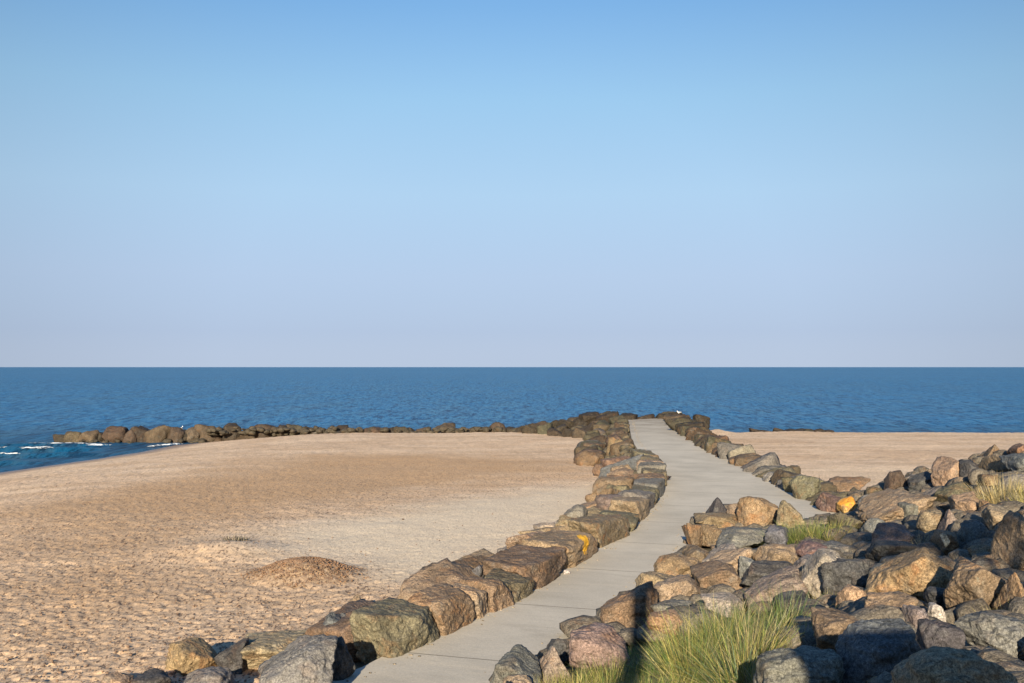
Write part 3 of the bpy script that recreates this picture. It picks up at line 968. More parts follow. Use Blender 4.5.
skipfar = ('olive grey block on the path edge where the path bends', 'rounded grey green boulder on the outside of the path bend', 'small olive block at the path edge beyond the bend')
for r in L:
    if r[6] in taken or r[6] in skipfar: continue
    hero(*r, group=GL, depth=0.95)
for k_, (a, b2, h, th, col) in enumerate(FROWS):
    A_ = at(a[0], a[1], PZ)[:2]; B_ = at(b2[0], b2[1], PZ)[:2]
    mt = None
    if 'yellow lichen' in FLAB[k_]: mt = M_PATCH
    edge_block(A_, B_, h, th, col, FLAB[k_], GL, mt)
# the row goes on round the bend to the seaward heap
PB = np.array([at(x, y, PZ)[:2] for x, y in [(632, 533), (643, 522), (662, 498), (667, 484), (665, 476), (658, 466), (651, 458)]])
pts_ = [p for p, t in walk_(PB, 1.85)] + [PB[-1]]
ONE = ['first', 'second', 'third', 'fourth', 'fifth', 'sixth', 'seventh', 'eighth', 'ninth', 'tenth', 'eleventh', 'twelfth', 'thirteenth', 'fourteenth', 'fifteenth', 'sixteenth', 'seventeenth', 'eighteenth']
cyc = ['olive', 'tan', 'grey', 'olive', 'grey', 'brown', 'olive', 'grey', 'tan', 'olive', 'brown', 'olive', 'grey', 'olive']
for k_ in range(len(pts_) - 1):
    edge_block(pts_[k_], pts_[k_ + 1], random.uniform(.5, .68), random.uniform(1.0, 1.25), cyc[k_ % len(cyc)], '%s edge block round the path bend, %s after the rusty brown upright block' % ({'olive': 'olive', 'tan': 'tan', 'grey': 'grey', 'brown': 'brown'}[cyc[k_ % len(cyc)]], ONE[k_]), GL, level=5)
# second course behind the front blocks
full = np.vstack([np.array([at(x, y, PZ)[:2] for x, y in [(443, 637), (517, 603), (594, 557), (628, 535)]]), PB])
for k_, (p, t) in enumerate([q for q in walk_(full, 2.6)]):
    nv = np.array([-t[1], t[0]])
    SEED[0] += 1
    V, Fc = rock_shape(random.choice(['block', 'slab']), 5, SEED[0])
    V = V * np.array([random.uniform(.55, .75), random.uniform(.8, 1.1), .55])
    yaw = math.atan2(-t[0], t[1]) + random.uniform(-.4, .4); cy, sy = math.cos(yaw), math.sin(yaw)
    V = V @ np.array([[cy, -sy, 0], [sy, cy, 0], [0, 0, 1]]).T
    q = p + nv * random.uniform(1.55, 1.8)
    cc_ = random.choice(['tan', 'grey', 'brown', 'tan', 'olive'])
    boulder(V + np.array([q[0], q[1], PZ - 0.28]), Fc, cc_, '%s boulder behind path edge blocks, %s of inner course from near end' % (cc_, ONE[k_]), GL)

# ---- embankment on the right
Mh = [
 (706,497,731,517,'dark','peak','dark pointed stone at the tip of the heap where the path forks'),
 (695,512,740,531,'ochre','slab','flat rusty orange boulder under the dark pointed stone'),
 (738,496,781,528,'orange','round','large rounded orange boulder at the far end of the heap, beside the fork'),
 (727,503,745,520,'tan','block','small tan stone between the dark pointed one and the large orange one'),
 (776,500,805,531,'tan','tiltr','tan boulder with reddish top at the right end of the heap tip'),
 (682,523,702,548,'ochre','block','narrow ochre stone at the left rim of the heap beside the path'),
 (695,524,721,544,'brown','block','brown and cream mottled boulder near the tip of the heap'),
 (718,527,770,549,'grey','slab','long grey boulder lying across the heap below the large orange one'),
 (765,525,788,548,'blue','block','dark slate boulder left of the small green grass clump'),
 (683,544,711,568,'brown','round','brown rounded boulder on the left rim of the heap'),
 (655,553,699,580,'ochre','round','orange brown rounded boulder overhanging the path'),
 (703,543,741,569,'pale','tilt','pale grey wedge shaped boulder in the middle of the heap'),
 (711,548,752,578,'tan','tilt','tan wedge boulder leaning beside the pale grey wedge'),
 (753,543,799,572,'tan','block','blocky tan boulder with a pinkish streak below the green grass clump'),
 (739,556,758,580,'grey','block','narrow grey stone left of the streaked tan block'),
 (602,581,657,630,'brown','tilt','big brown boulder beside the path with a vertical shadow over it'),
 (636,571,678,602,'tan','round','tan boulder just above the big shadowed brown one'),
 (655,574,706,606,'tan','slab','smooth tan boulder in the middle of the lower heap'),
 (651,599,693,620,'grey','slab','flat speckled grey boulder above the marram grass'),
 (646,609,685,632,'orange','round','small bright orange boulder at the top of the grass'),
 (692,560,742,594,'brown','tilt','brown sloping boulder in the centre of the heap'),
 (702,592,742,614,'pale','slab','pale flat block with orange end, above the long grass'),
 (571,622,628,668,'pink','round','pinkish grey rounded boulder with grass at its foot beside the path'),
 (490,644,540,696,'grey','tiltr','dark reddish grey slab at the bottom edge, nearest the path'),
 (532,646,575,684,'pink','peak','mottled pink boulder with white spots, partly in yellow grass'),
 (548,638,575,660,'dark','block','small dark stone behind the mottled pink boulder'),
 (503,674,534,700,'tan','round','small tan stone at the bottom edge below the reddish grey slab'),
 (746,565,808,602,'pink','tilt','pinkish brown wedge with a rusty underside above the long grass'),
 (742,560,797,588,'dark','slab','dark shaded boulder behind the pinkish brown wedge'),
 (800,548,856,594,'pale','tilt','long pale slanted boulder leaning up to the right'),
 (794,554,824,572,'grey','round','small grey boulder left of the long pale slanted one'),
 (794,540,832,560,'red','round','dull red boulder just below the small green grass clump'),
 (820,540,852,558,'grey','block','grey boulder between the dull red one and the pale topped oval'),
 (822,558,868,596,'dark','block','shaded boulder to the right of the long pale slanted one'),
 (836,584,867,614,'orange','round','small boulder with a sunlit orange top over a dark flank'),
 (812,607,868,654,'brown','block','dark brown boulder right of the long grass'),
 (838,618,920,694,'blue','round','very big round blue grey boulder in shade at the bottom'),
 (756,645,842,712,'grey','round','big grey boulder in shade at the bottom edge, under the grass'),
 (862,591,917,628,'tan','block','golden tan blocky boulder above the very big round one'),
 (899,604,928,632,'grey','block','speckled grey stone right of the golden tan block'),
 (927,602,946,622,'white','round','small whitish stone in the shadow between darker boulders'),
 (916,618,964,668,'dark','block','upright boulder right of the very big round one, shade put into its dark colour'),  # surrounding shade is put into the dark colour
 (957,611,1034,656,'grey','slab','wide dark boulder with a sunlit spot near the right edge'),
 (894,646,1024,730,'tan','round','largest sunlit granite boulder at the bottom right corner'),
 (866,676,894,700,'ochre','round','small ochre stone at the bottom edge beside the largest sunlit boulder'),
 (864,547,952,606,'orange','tilt','large boulder with orange lit left face and black shaded front'),
 (946,556,1018,612,'brown','tiltr','broad boulder with a pinkish top and dark front, right of the orange faced one'),
 (993,572,1036,616,'orange','peak','orange pointed boulder against the right edge'),
 (988,510,1040,580,'tan','tiltr','tall tan boulder standing at the right edge'),
 (873,522,914,550,'pink','round','oval boulder with a pale pink top in the middle of the right heap'),
 (866,540,922,566,'dark','slab','dark flat boulder below the oval pink topped one'),
 (917,510,942,533,'tan','round','tan rounded boulder in the middle row of the right heap'),
 (938,509,967,533,'pink','peak','mottled pinkish boulder right of the tan rounded one'),
 (961,519,992,548,'blue','round','dark blue grey boulder with a frosted top'),
 (931,529,960,554,'orange','block','bright rusty orange stone in the middle of the right heap'),
 (968,544,994,564,'ochre','tilt','small golden brown wedge left of the tall tan boulder'),
 (982,504,1014,530,'tan','tiltr','reddish tan boulder below the straw coloured grass'),
 (884,470,907,492,'umber','block','dark cubic boulder standing against the far sand'),
 (857,488,934,524,'tan','slab','long tan slab slanting up to the right across the heap'),
 (932,456,970,486,'tan','tilt','tall tan angular boulder on the skyline of the heap'),
 (908,471,938,492,'dark','tilt','shaded boulder left of the tall tan angular one'),
 (978,454,1009,474,'tan','block','tan block on the skyline below the topmost peak'),
 (980,444,1009,460,'brown','peak','brown peaked boulder at the very top of the heap'),
 (1007,443,1032,458,'brown','tilt','brown boulder at the right edge of the skyline'),
 (1000,453,1034,474,'blue','block','blue grey boulder under the one at the right edge of the skyline'),
 (959,459,980,480,'dark','round','dark round boulder between the two tall tan skyline ones'),
 (932,481,974,506,'olive','slab','flat olive boulder in shade below the tall tan angular one'),
 (978,474,1000,492,'brown','round','brown boulder left of the straw coloured grass'),
 (949,491,987,516,'tan','block','cracked tan boulder below the olive slab'),
 (979,499,996,514,'ochre','block','small ochre stone left of the reddish tan boulder'),
 (897,502,920,522,'grey','round','small grey stone under the right end of the long tan slab'),
 (828,476,869,496,'ochre','slab','wide reddish brown boulder lying on the sand behind the path fork'),
 (858,494,882,514,'pale','tilt','pale stone left of the long tan slab'),
 (837,496,857,511,'yellow','tilt','small boulder covered in vivid orange lichen near the end of the path branch'),
 (816,492,844,512,'red','block','purple red boulder beside the orange lichen one'),
 (828,512,862,534,'olive','tiltr','olive tan boulder at the end of the path branch, behind green grass'),
 (860,518,888,538,'grey','round','grey stone left of the oval pink topped boulder'),
 (813,477,830,494,'umber','peak','dark pointed stone at the sand, left of the wide reddish one'),
 (790,475,820,502,'olive','round','greenish grey boulder on the path edge before the fork'),
 (784,465,801,481,'umber','round','dark round stone on the beach side of the pier'),
 (915,488,940,506,'grey','tilt','shaded grey stone at the upper end of the long tan slab'),
 (868,563,892,584,'grey','round','grey stone above the large orange faced boulder'),
 (776,590,812,612,'dark','round','dark stone hidden behind the long grass'),
 (905,565,930,585,'dark','round','dark stone behind the large orange faced boulder'),
 (1000,474,1034,496,'grey','round','grey stone behind the straw coloured grass'),
 (1002,530,1030,548,'dark','block','dark stone behind the tall tan boulder at the right edge'),
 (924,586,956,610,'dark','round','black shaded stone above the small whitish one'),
 (906,474,924,488,'pale','slab','pale stone right of the dark cubic boulder'),
]
M_OLICH = rock_material('rock_with_orange_lichen', 0.9, 0, ((0, -0.1, 0.15), 0.30, (0.72, 0.30, 0.04)))
# the orange lichen takes in the whole stone
for r in Mh:
    mt = None
    if 'vivid orange lichen' in r[6]: mt = M_OLICH
    rl = -0.38 if 'long tan slab slanting' in r[6] else -0.6 if r[6].startswith('long pale') else -0.4 if r[6].startswith('pinkish brown wedge') else 0.0
    hero(*r, group=GM, mat=mt, roll=rl, back=0.7 if 'before the fork' in r[6] else 0.0, depth=0.95 if r[2] - r[0] > 50 else 1.1)

# ---- procedural rows
PIECES = []
def rrock(X, Y, zc, w, d, h, col, kind, level, yaw, label, group, top=None, dark=None):
    global DARK
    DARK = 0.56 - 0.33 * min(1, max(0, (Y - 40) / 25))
    SEED[0] += 1
    V, Fc = rock_shape(kind, level, SEED[0])
    V = V * np.array([w / 2, d / 2, h / 2])
    cy, sy = math.cos(yaw), math.sin(yaw)
    tl = random.uniform(-.25, .25); ct, st = math.cos(tl), math.sin(tl)
    V = V @ np.array([[ct, 0, st], [0, 1, 0], [-st, 0, ct]]).T
    V = V @ np.array([[cy, -sy, 0], [sy, cy, 0], [0, 0, 1]]).T
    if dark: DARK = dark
    if top is not None:
        V[:, 0] *= w / (V[:, 0].max() - V[:, 0].min()); V[:, 2] *= h / (V[:, 2].max() - V[:, 2].min())
        zc = top - V[:, 2].max(); X -= (V[:, 0].max() + V[:, 0].min()) / 2
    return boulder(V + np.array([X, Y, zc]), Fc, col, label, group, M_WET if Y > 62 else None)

ORD = ['', 'first', 'second', 'third', 'fourth', 'fifth', 'sixth', 'seventh', 'eighth', 'ninth', 'tenth', 'eleventh', 'twelfth', 'thirteenth', 'fourteenth',
       'fifteenth', 'sixteenth', 'seventeenth', 'eighteenth', 'nineteenth']
TENS = {20: 'twent', 30: 'thirt', 40: 'fort', 50: 'fift'}
def ordinal(k):
    if k < 20: return ORD[k]
    t = k // 10 * 10
    return TENS[t] + 'ieth' if k == t else TENS[t] + 'y-' + ORD[k - t]

COLNAME = {'tan': 'tan', 'grey': 'grey', 'dark': 'blackish', 'orange': 'orange', 'pink': 'pinkish', 'brown': 'brown', 'olive': 'olive', 'pale': 'pale', 'blue': 'slate grey', 'red': 'reddish',
           'umber': 'dark brown', 'ochre': 'rusty brown'}
KN = {'block': 'blocky', 'round': 'rounded', 'tilt': 'slanted', 'tiltr': 'sloping', 'slab': 'flat', 'peak': 'pointed'}

def walk(poly, step, jit=0.2):
    seg = np.linalg.norm(np.diff(poly, axis=0), axis=1); cum = np.concatenate([[0], np.cumsum(seg)])
    s = step * 0.5; out = []
    while s < cum[-1]:
        i = np.searchsorted(cum, s) - 1
        t = (s - cum[i]) / seg[i]
        p = poly[i] * (1 - t) + poly[i + 1] * t
        tan_ = nrm(poly[i + 1] - poly[i])
        out.append((p, tan_))
        s += step * random.uniform(1 - jit, 1 + jit)
    return out

# right edge of the pier, near to far
RP = RIGHTA[::-1]            # near -> far
RP = RP[RP[:, 1] > 30.6]
RP = np.vstack([RP, RP[-1] + nrm(RP[-1] - RP[-2]) * 2.5])
k = 0
for p, t in walk(RP, 1.2):
    k += 1
    nv = np.array([t[1], -t[0]])
    far = smooth(np.array(p[1]), 40, 62)
    col = random.choices(['olive', 'grey', 'umber', 'brown', 'pale'], [5, 3 - 2 * far, 2 + 4 * far, 3, 1 - far])[0]
    kd = random.choice(['block', 'block', 'round', 'tilt', 'slab'])
    w = random.uniform(1.1, 1.55)
    q = p + nv * random.uniform(.55, .68)
    h = random.uniform(1.05, 1.35) * (0.85 if p[1] > 75 else 1)
    if p[1] < 42: w *= 0.8; h *= 0.85
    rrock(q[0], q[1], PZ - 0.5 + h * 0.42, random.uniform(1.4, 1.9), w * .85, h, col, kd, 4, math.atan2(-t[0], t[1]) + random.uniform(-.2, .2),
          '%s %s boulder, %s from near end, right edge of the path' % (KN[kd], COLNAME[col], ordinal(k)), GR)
k = 0
for p, t in walk(RP[1:], 1.45):
    k += 1
    nv = np.array([t[1], -t[0]])
    far = smooth(np.array(p[1]), 45, 62)
    col = random.choices(['olive', 'grey', 'umber', 'brown', 'ochre'], [4, 2 - 1.5 * far, 3 + 3 * far, 3, 1])[0]
    kd = random.choice(['block', 'round', 'tilt', 'slab', 'peak'])
    w = random.uniform(1.4, 2.0)
    q = p + nv * random.uniform(1.35, 1.8)
    h = random.uniform(1.1, 1.5) * (0.8 if p[1] > 75 else 1)
    rrock(q[0], q[1], 1.75 + random.uniform(-.1, .22), random.uniform(.9, 1.4), w, h, col, kd, 4, random.uniform(-1, 1),
          '%s %s boulder, %s from near end, outer row beside the right beach' % (KN[kd], COLNAME[col], ordinal(k)), GR)

# left flank of the pier beyond the bend: heap between the path edge and the sand
cells = []
for y in np.arange(57, 93, 1.85):
    xl = np.interp(y, LEFTA[:, 1], LEFTA[:, 0])
    bx = np.interp(y, [52, 57, 64, 71, 80, 84, 88, 93], [2.8, 2.9, 2.8, 2.9, 2.9, 4.6, 6.8, 9.5])
    nn = max(2, int(round(bx / 1.4)))
    for i in range(nn):
        off_x = 1.05 + (bx - 0.9) * i / max(nn - 1, 1)
        cells.append((xl - off_x + random.uniform(-.25, .25), y + random.uniform(-.5, .5), i / max(nn - 1, 1)))
PN = {}
for (x, y, u) in cells:
    zt = 2.35 * (1 - u) + (float(z_sand(np.array([x]), np.array([y]))[0]) + 0.35) * u
    far = float(smooth(np.array(y), 62, 76))
    col = random.choices(['olive', 'grey', 'umber', 'brown', 'ochre', 'pale'], [4, 3 - 2.5 * far, 1 + 6 * far, 3, 1, 0.7])[0]
    kd = random.choice(['block', 'round', 'tilt', 'slab', 'tiltr'])
    band = 'next to the path' if u < .3 else 'at the sand' if u > .8 else 'halfway down'
    key = band; PN[key] = PN.get(key, 0) + 1
    h = random.uniform(1.0, 1.5)
    sk = 0.62 if u < .3 else 0.76
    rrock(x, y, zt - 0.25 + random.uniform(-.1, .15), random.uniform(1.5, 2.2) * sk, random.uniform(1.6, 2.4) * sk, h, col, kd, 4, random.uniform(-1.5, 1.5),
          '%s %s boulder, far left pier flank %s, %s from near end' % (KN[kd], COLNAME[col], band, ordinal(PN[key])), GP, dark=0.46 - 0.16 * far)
# head of the pier
k = 0
for (x, y, h, w) in [(10.0, 87.3, 1.2, 1.9), (11.7, 87.6, 1.25, 2.0), (13.3, 87.3, 1.35, 1.8), (8.4, 88.2, 1.2, 2.0), (14.9, 86.6, 1.5, 1.7), (16.3, 86.0, 1.1, 1.5), (6.8, 89.0, 1.2, 1.8)]:
    k += 1
    kd = ['slab', 'tilt', 'tiltr', 'block', 'peak', 'slab', 'block'][k - 1]
    rrock(x, y, 2.3, w, 1.5, h, 'umber', kd, 4, random.uniform(-.3, .3),
          '%s dark brown boulder closing the seaward path end, %s of seven' % (KN[kd], ordinal(k)), 'boulders at the head of the pier')

# breakwater across the left beach: silhouettes measured from left to right
BW = [(52, 78, 434, 442, 'umber', 'slab'), (64, 84, 431, 441, 'ochre', 'block'), (76, 99, 430, 443, 'ochre', 'tilt'), (92, 104, 432, 443, 'umber', 'round'),
      (103, 126, 426, 441, 'brown', 'block'), (124, 137, 429, 441, 'brown', 'block'), (132, 150, 426, 442, 'umber', 'tiltr'), (145, 170, 425, 443, 'ochre', 'tilt'),
      (168, 184, 427, 443, 'brown', 'round'), (180, 192, 430, 444, 'umber', 'round'), (184, 199, 427, 440, 'tan', 'round'), (196, 215, 424, 442, 'brown', 'round'),
      (210, 226, 427, 441, 'brown', 'block'), (222, 240, 423, 441, 'umber', 'round'), (236, 258, 426, 440, 'brown', 'block'), (253, 274, 425, 439, 'umber', 'round'),
      (271, 286, 426, 438, 'umber', 'tilt'), (282, 302, 425, 438, 'olive', 'round'), (298, 313, 427, 437, 'umber', 'block'), (309, 322, 428, 437, 'grey', 'round'),
      (318, 336, 427, 437, 'brown', 'block'), (332, 350, 426, 437, 'umber', 'block'), (349, 365, 431, 436, 'umber', 'slab'), (361, 382, 428, 436, 'brown', 'block'),
      (378, 398, 428, 436, 'umber', 'round'), (395, 416, 427, 436, 'umber', 'slab'), (412, 433, 428, 436, 'brown', 'block'), (430, 454, 424, 436, 'ochre', 'tilt'),
      (450, 470, 429, 436, 'olive', 'slab'), (466, 492, 428, 436, 'brown', 'block'), (489, 505, 423, 436, 'brown', 'round'), (503, 522, 428, 437, 'umber', 'block'),
      (519, 536, 427, 437, 'umber', 'round'), (533, 552, 426, 438, 'umber', 'block'), (549, 568, 425, 438, 'brown', 'tilt'), (565, 584, 423, 438, 'umber', 'block')]
k = 0
for (x0, x1, y0, y1, col, kd) in BW:
    k += 1
    Yd = 93.2 + random.uniform(-.5, .5)
    cx = (x0 + x1) / 2
    if kd in ('slab', 'peak'): kd = 'block'
    if x0 > 240: y0 -= 1
    r0 = ray(cx, y0); r1 = ray(cx, y1)
    zt = 7 + r0[2] / r0[1] * Yd; zb = 7 + r1[2] / r1[1] * Yd
    w = (x1 - x0 + 2) * Yd / F * 1.05
    h = (zt - zb) + 0.75
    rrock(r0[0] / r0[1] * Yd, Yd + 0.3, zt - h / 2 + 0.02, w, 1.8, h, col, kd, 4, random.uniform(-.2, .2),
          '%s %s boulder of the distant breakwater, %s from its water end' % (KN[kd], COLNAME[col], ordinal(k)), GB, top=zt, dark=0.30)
# low dark reef stones behind the right beach
k = 0
for px in (757, 768, 780, 790, 799, 809, 819, 828):
    k += 1
    Yd = 106.5
    r0 = ray(px, 429.4 if 3 <= k <= 7 else 430.4)
    rrock(r0[0] / r0[1] * Yd, Yd, 7 + r0[2] / r0[1] * Yd - 0.35, 1.5, 1.4, 0.75, 'umber', 'slab', 3, random.uniform(-.4, .4),
          'low dark stone at the water behind right beach, %s from left' % ordinal(k), 'low stones behind the right beach')

# ------------------------------------------------------------------ rubble and pebbles
def scatter(pts, sizes, name, mat, label, cat, level=2):
    D, Fc = ico(level)
    VV, FF = [], []; o = 0
    for (x, y, z), s in zip(pts, sizes):
        nrv = RNG.normal(0, 1, (9, 3)); nrv /= np.linalg.norm(nrv, axis=1)[:, None]
        ds = RNG.uniform(0.7, 1.0, 9)
        q = np.clip(D @ nrv.T, 0, None) / ds
        r = np.minimum((q ** 14).sum(1) ** (-1 / 14), 1.3)
        V = D * r[:, None] * np.array([s, s * RNG.uniform(.7, 1.2), s * RNG.uniform(.45, .8)])
        a = RNG.uniform(0, 6.28); ca, sa = math.cos(a), math.sin(a)
        V = V @ np.array([[ca, -sa, 0], [sa, ca, 0], [0, 0, 1]]).T
        VV.append(V + np.array([x, y, z])); FF.append(Fc + o); o += len(V)
    ob = link(name, mesh_np(name, np.concatenate(VV), np.concatenate(FF), False), mat, label=label, cat=cat, kind='stuff')
    return ob

pts, sz = [], []
while len(pts) < 900:
    x, y = RNG.uniform(-1, 17), RNG.uniform(6, 35)
    X_, Y_ = np.array([x]), np.array([y])
    if not poly_inside(X_, Y_, MREG)[0] or poly_dist(X_, Y_, MREG)[0] < 0.25: continue
    u, v = project(np.array([x, y, 3.5]))
    if not (470 < u < 1080): continue
    z = float(z_mound(X_, Y_)[0])
    if 520 < u < 800 and y < 14.5 and y > 8: continue
    pts.append((x, y, z - 0.02)); sz.append(RNG.uniform(.08, .36))
o = scatter(pts, sz, 'rubble', M_ROCK, 'small broken stones filling the gaps of the embankment', 'rubble')
o.color = (.13, .11, .085, 1)
pts, sz = [], []
for poly, sgn, n_ in ((LEFTA[3:], -1, 330), (RIGHTA[::-1], 1, 260)):
    W_ = walk(poly, 0.2, 0.9)
    for _ in range(n_):
        p, t = W_[RNG.integers(0, len(W_))]
        nv = np.array([t[1], -t[0]]) * sgn
        d = RNG.uniform(0.6, 2.6)
        q = p + nv * d
        z = float(ground(np.array([q[0]]), np.array([q[1]]))[0])
        pts.append((q[0], q[1], z - 0.05 + (0.15 if d < 1.5 else 0))); sz.append(RNG.uniform(.10, .34))
o = scatter(pts, sz, 'rubble', M_ROCK, 'small broken stones between the boulders of the pier', 'rubble')
o.color = (.09, .075, .05, 1)
pts, sz = [], []
for _ in range(420):
    x = RNG.uniform(-41, 9); y = RNG.normal(92.6, .5)
    z = 0.55 if x < -28 else 1.35
    pts.append((x, y, z + RNG.uniform(-.6, -.05) - (0.3 if x < -28 else 0))); sz.append(RNG.uniform(.15, .38))
o = scatter(pts, sz, 'rubble', M_WET, 'dark weedy stones packed between the boulders of the breakwater', 'rubble')
o.color = (.055, .045, .03, 1)
# crumbs on the paving along its edges
pts, sz = [], []
for poly, sgn, n_ in ((LEFTA[1:], 1, 520), (RIGHTA[::-1], -1, 160), (np.array(ISL), -1, 160)):
    W_ = walk(poly, 0.15, 0.9)
    for _ in range(n_):
        p, t = W_[RNG.integers(0, len(W_))]
        nv = np.array([t[1], -t[0]]) * sgn
        q = p + nv * (abs(RNG.normal(0, 0.12)) - 0.05)
        pts.append((q[0], q[1], PZ + 0.004)); sz.append(min(0.035, abs(RNG.normal(0.008, 0.009)) + 0.005))
o = scatter(pts, sz, 'pebbles', M_COOL, 'tiny stones and grit along the edges of the concrete path', 'pebbles', 1)
o.color = (.26, .21, .15, 1)
# shells, pebbles and weed bits on the sand
pts, sz = [], []
while len(pts) < 2600:
    y = 1 / RNG.uniform(1 / 60, 1 / 13); x = RNG.uniform(-.58, .12) * y
    X_, Y_ = np.array([x]), np.array([y])
    xl = np.interp(y, LEFTA[:, 1], LEFTA[:, 0])
    if x > xl - 2.4 or float(z_sand(X_, Y_)[0]) < 0.8: continue
    if pale_zone(X_, Y_)[0] > .3 and RNG.random() < .75: continue
    pts.append((x, y, float(z_sand(X_, Y_)[0]) + 0.005)); sz.append(RNG.uniform(.008, .028) * (1.5 if RNG.random() < .06 else 1))
o = scatter(pts, sz, 'pebbles', M_ROCK, 'dark pebbles and shell bits strewn over the left beach', 'pebbles', 1)
o.color = (.20, .13, .09, 1)
# gravel skin of the hump
pts, sz = [], []
c = at(303, 580, 1.95)
while len(pts) < 1500:
    x = c[0] - 0.1 + RNG.normal(0, .75); y = c[1] + 0.5 + RNG.normal(0, .7)
    X_, Y_ = np.array([x]), np.array([y])
    if hump_zone(X_, Y_)[0] < RNG.uniform(0.05, .9): continue
    pts.append((x, y, float(z_sand(X_, Y_)[0]) + 0.015)); sz.append(RNG.uniform(.008, .034))
o = scatter(pts, sz, 'gravel', M_WARM, 'reddish gravel covering the low hump on the left beach', 'gravel', 1)
o.color = (.20, .125, .08, 1)

# white stone lying on the paving, white rag among the boulders
def small_thing(px, py, w, h, col, label, name, cat, kind='round'):
    P = hit(px, py)
    s = w * P[1] / F
    V, Fc = rock_shape(kind, 4, 900 + px)
    V = V * np.array([s / 2, s / 2.4, h * P[1] / F / 2])
    return boulder(V + P + np.array([0, 0, h * P[1] / F * 0.35]), Fc, col, label, name=name, cat=cat)
small_thing(567, 574, 6.5, 5, 'white', 'small white stone lying on the path beside the broad brown boulder', 'stone', 'stone')
small_thing(183, 668 - 66 + 60, 0.1, 0.1, 'white', 'x', 'tmp', 'tmp') if False else None
P = hit(942, 556)
V, Fc = rock_shape('slab', 4, 77)
V = V * np.array([0.05, 0.03, 0.10]) ; a = 0.6
V = V @ np.array([[math.cos(a), 0, -math.sin(a)], [0, 1, 0], [math.sin(a), 0, math.cos(a)]]).T
boulder(V + np.array([P[0], P[1] - 0.15, P[2] + 0.3]), Fc, 'white', 'small white sliver of stone beside the rusty orange stone', name='stone', cat='stone')

# ------------------------------------------------------------------ driftwood / weed clump on the small hump
M_WEED = simple('dried_weed', (0.10, 0.095, 0.06), 0.8, 30, 0.4)

# ------------------------------------------------------------------ GRASS
def blades(name, specs, label, group=None, cat='grass clump', kind=None, center=None):
    """specs: list of (root xyz, count, radius, length, lean bias xy, colours, width, spread)"""
    VV, FF, CC = [], [], []; o = 0
    NS = 5
    for (c, cnt, rad, ln, lean, cols, wd, spread) in specs:
        for _ in range(cnt):
            a = RNG.uniform(0, 6.283); rr = rad * math.sqrt(RNG.uniform())
            x = c[0] + rr * math.cos(a); y = c[1] + rr * math.sin(a) * 0.9
            z = float(ground(np.array([x]), np.array([y]))[0]) - 0.22 if len(c) < 3 else c[2]
            L_ = ln * RNG.uniform(.45, 1.1)
            da = a + RNG.normal(0, .9)
            tilt = abs(RNG.normal(0, spread)) + 0.25 * rr / max(rad, .01)
            dx = math.cos(da) * tilt + lean[0] + RNG.normal(0, .08); dy = math.sin(da) * tilt + lean[1] + RNG.normal(0, .08)
            t = np.linspace(0, 1, NS)
            bend = RNG.uniform(.7, 1.6)
            hx = L_ * (dx * t ** bend * 0.9); hy = L_ * (dy * t ** bend * 0.9)
            m = math.hypot(dx, dy)
            hz = L_ * (t * math.cos(min(m * .55, 1.1)) - 0.28 * m * t ** 2.4)
            pa = RNG.uniform(0, 3.14); wx, wy = math.cos(pa) * wd / 2, math.sin(pa) * wd / 2
            wt = np.array([1, 1, .85, .5, .06])
            Lp = np.stack([x + hx - wx * wt, y + hy - wy * wt, z + hz], -1)
            Rp = np.stack([x + hx + wx * wt, y + hy + wy * wt, z + hz], -1)
            V = np.empty((NS * 2, 3)); V[0::2] = Lp; V[1::2] = Rp
            VV.append(V)
            b_ = np.arange(0, (NS - 1) * 2, 2) + o
            FF.append(np.stack([b_, b_ + 1, b_ + 3, b_ + 2], -1)); o += NS * 2
            col = np.array(cols[RNG.integers(0, len(cols))]) * RNG.uniform(.45, 1.2)
            cc = np.ones((NS * 2, 4)); cc[:, :3] = col
            CC.append(cc)
    V = np.concatenate(VV); 
    if center is None: center = V.mean(0)
    me = mesh_np(name, V - center, np.concatenate(FF))
    ca = me.color_attributes.new('tint', 'FLOAT_COLOR', 'POINT')
    ca.data.foreach_set('color', np.concatenate(CC).astype(np.float32).ravel())
    ob = link(name, me, M_BLADE, label=label, cat=cat, group=group, kind=kind)
    ob.location = center
    return ob

GRN = [(.13, .19, .045), (.19, .25, .06), (.11, .155, .045), (.36, .31, .15)]
YEL = [(.42, .36, .10), (.50, .42, .15), (.32, .31, .08)]
STR = [(.50, .42, .22), (.42, .34, .16), (.55, .48, .30)]
BLU = [(.13, .19, .10), (.17, .23, .13), (.11, .16, .09)]
GG = 'grass clumps growing among the boulders'
def g2(px, py):
    p = hit(px, py); return (p[0], p[1])
def clump(px, py, cnt, rad, ln, lean, cols, label, wd=0.0065, spread=0.62):
    blades('grass_clump', [(g2(px, py), cnt, rad, ln, lean, cols, wd, spread)], label, GG)
clump(690, 668, 520, .16, .92, (-.1, 0), YEL + GRN, 'tall yellow green marram clump in the middle of the foreground grass')
clump(755, 652, 520, .16, .85, (.25, .0), YEL + STR + GRN, 'golden marram clump fanning to the right, above the big shaded boulder')
clump(722, 640, 420, .18, .85, (.1, 0), GRN + BLU + YEL, 'dark green marram clump behind the yellow green one')
clump(735, 672, 420, .15, .75, (-.35, .0), YEL + GRN + BLU, 'marram clump leaning left at the bottom, beside the big grey boulder')
clump(785, 628, 380, .18, .85, (.1, 0), BLU + GRN, 'bluish green marram clump right of the pale flat block')
clump(805, 640, 500, .20, .50, (.1, 0), YEL + GRN, 'short bright clump at the foot of the dark brown boulder')
clump(660, 660, 700, .25, .5, (0, 0), GRN + BLU, 'deep green clump in the narrow shadow strip', spread=.8)
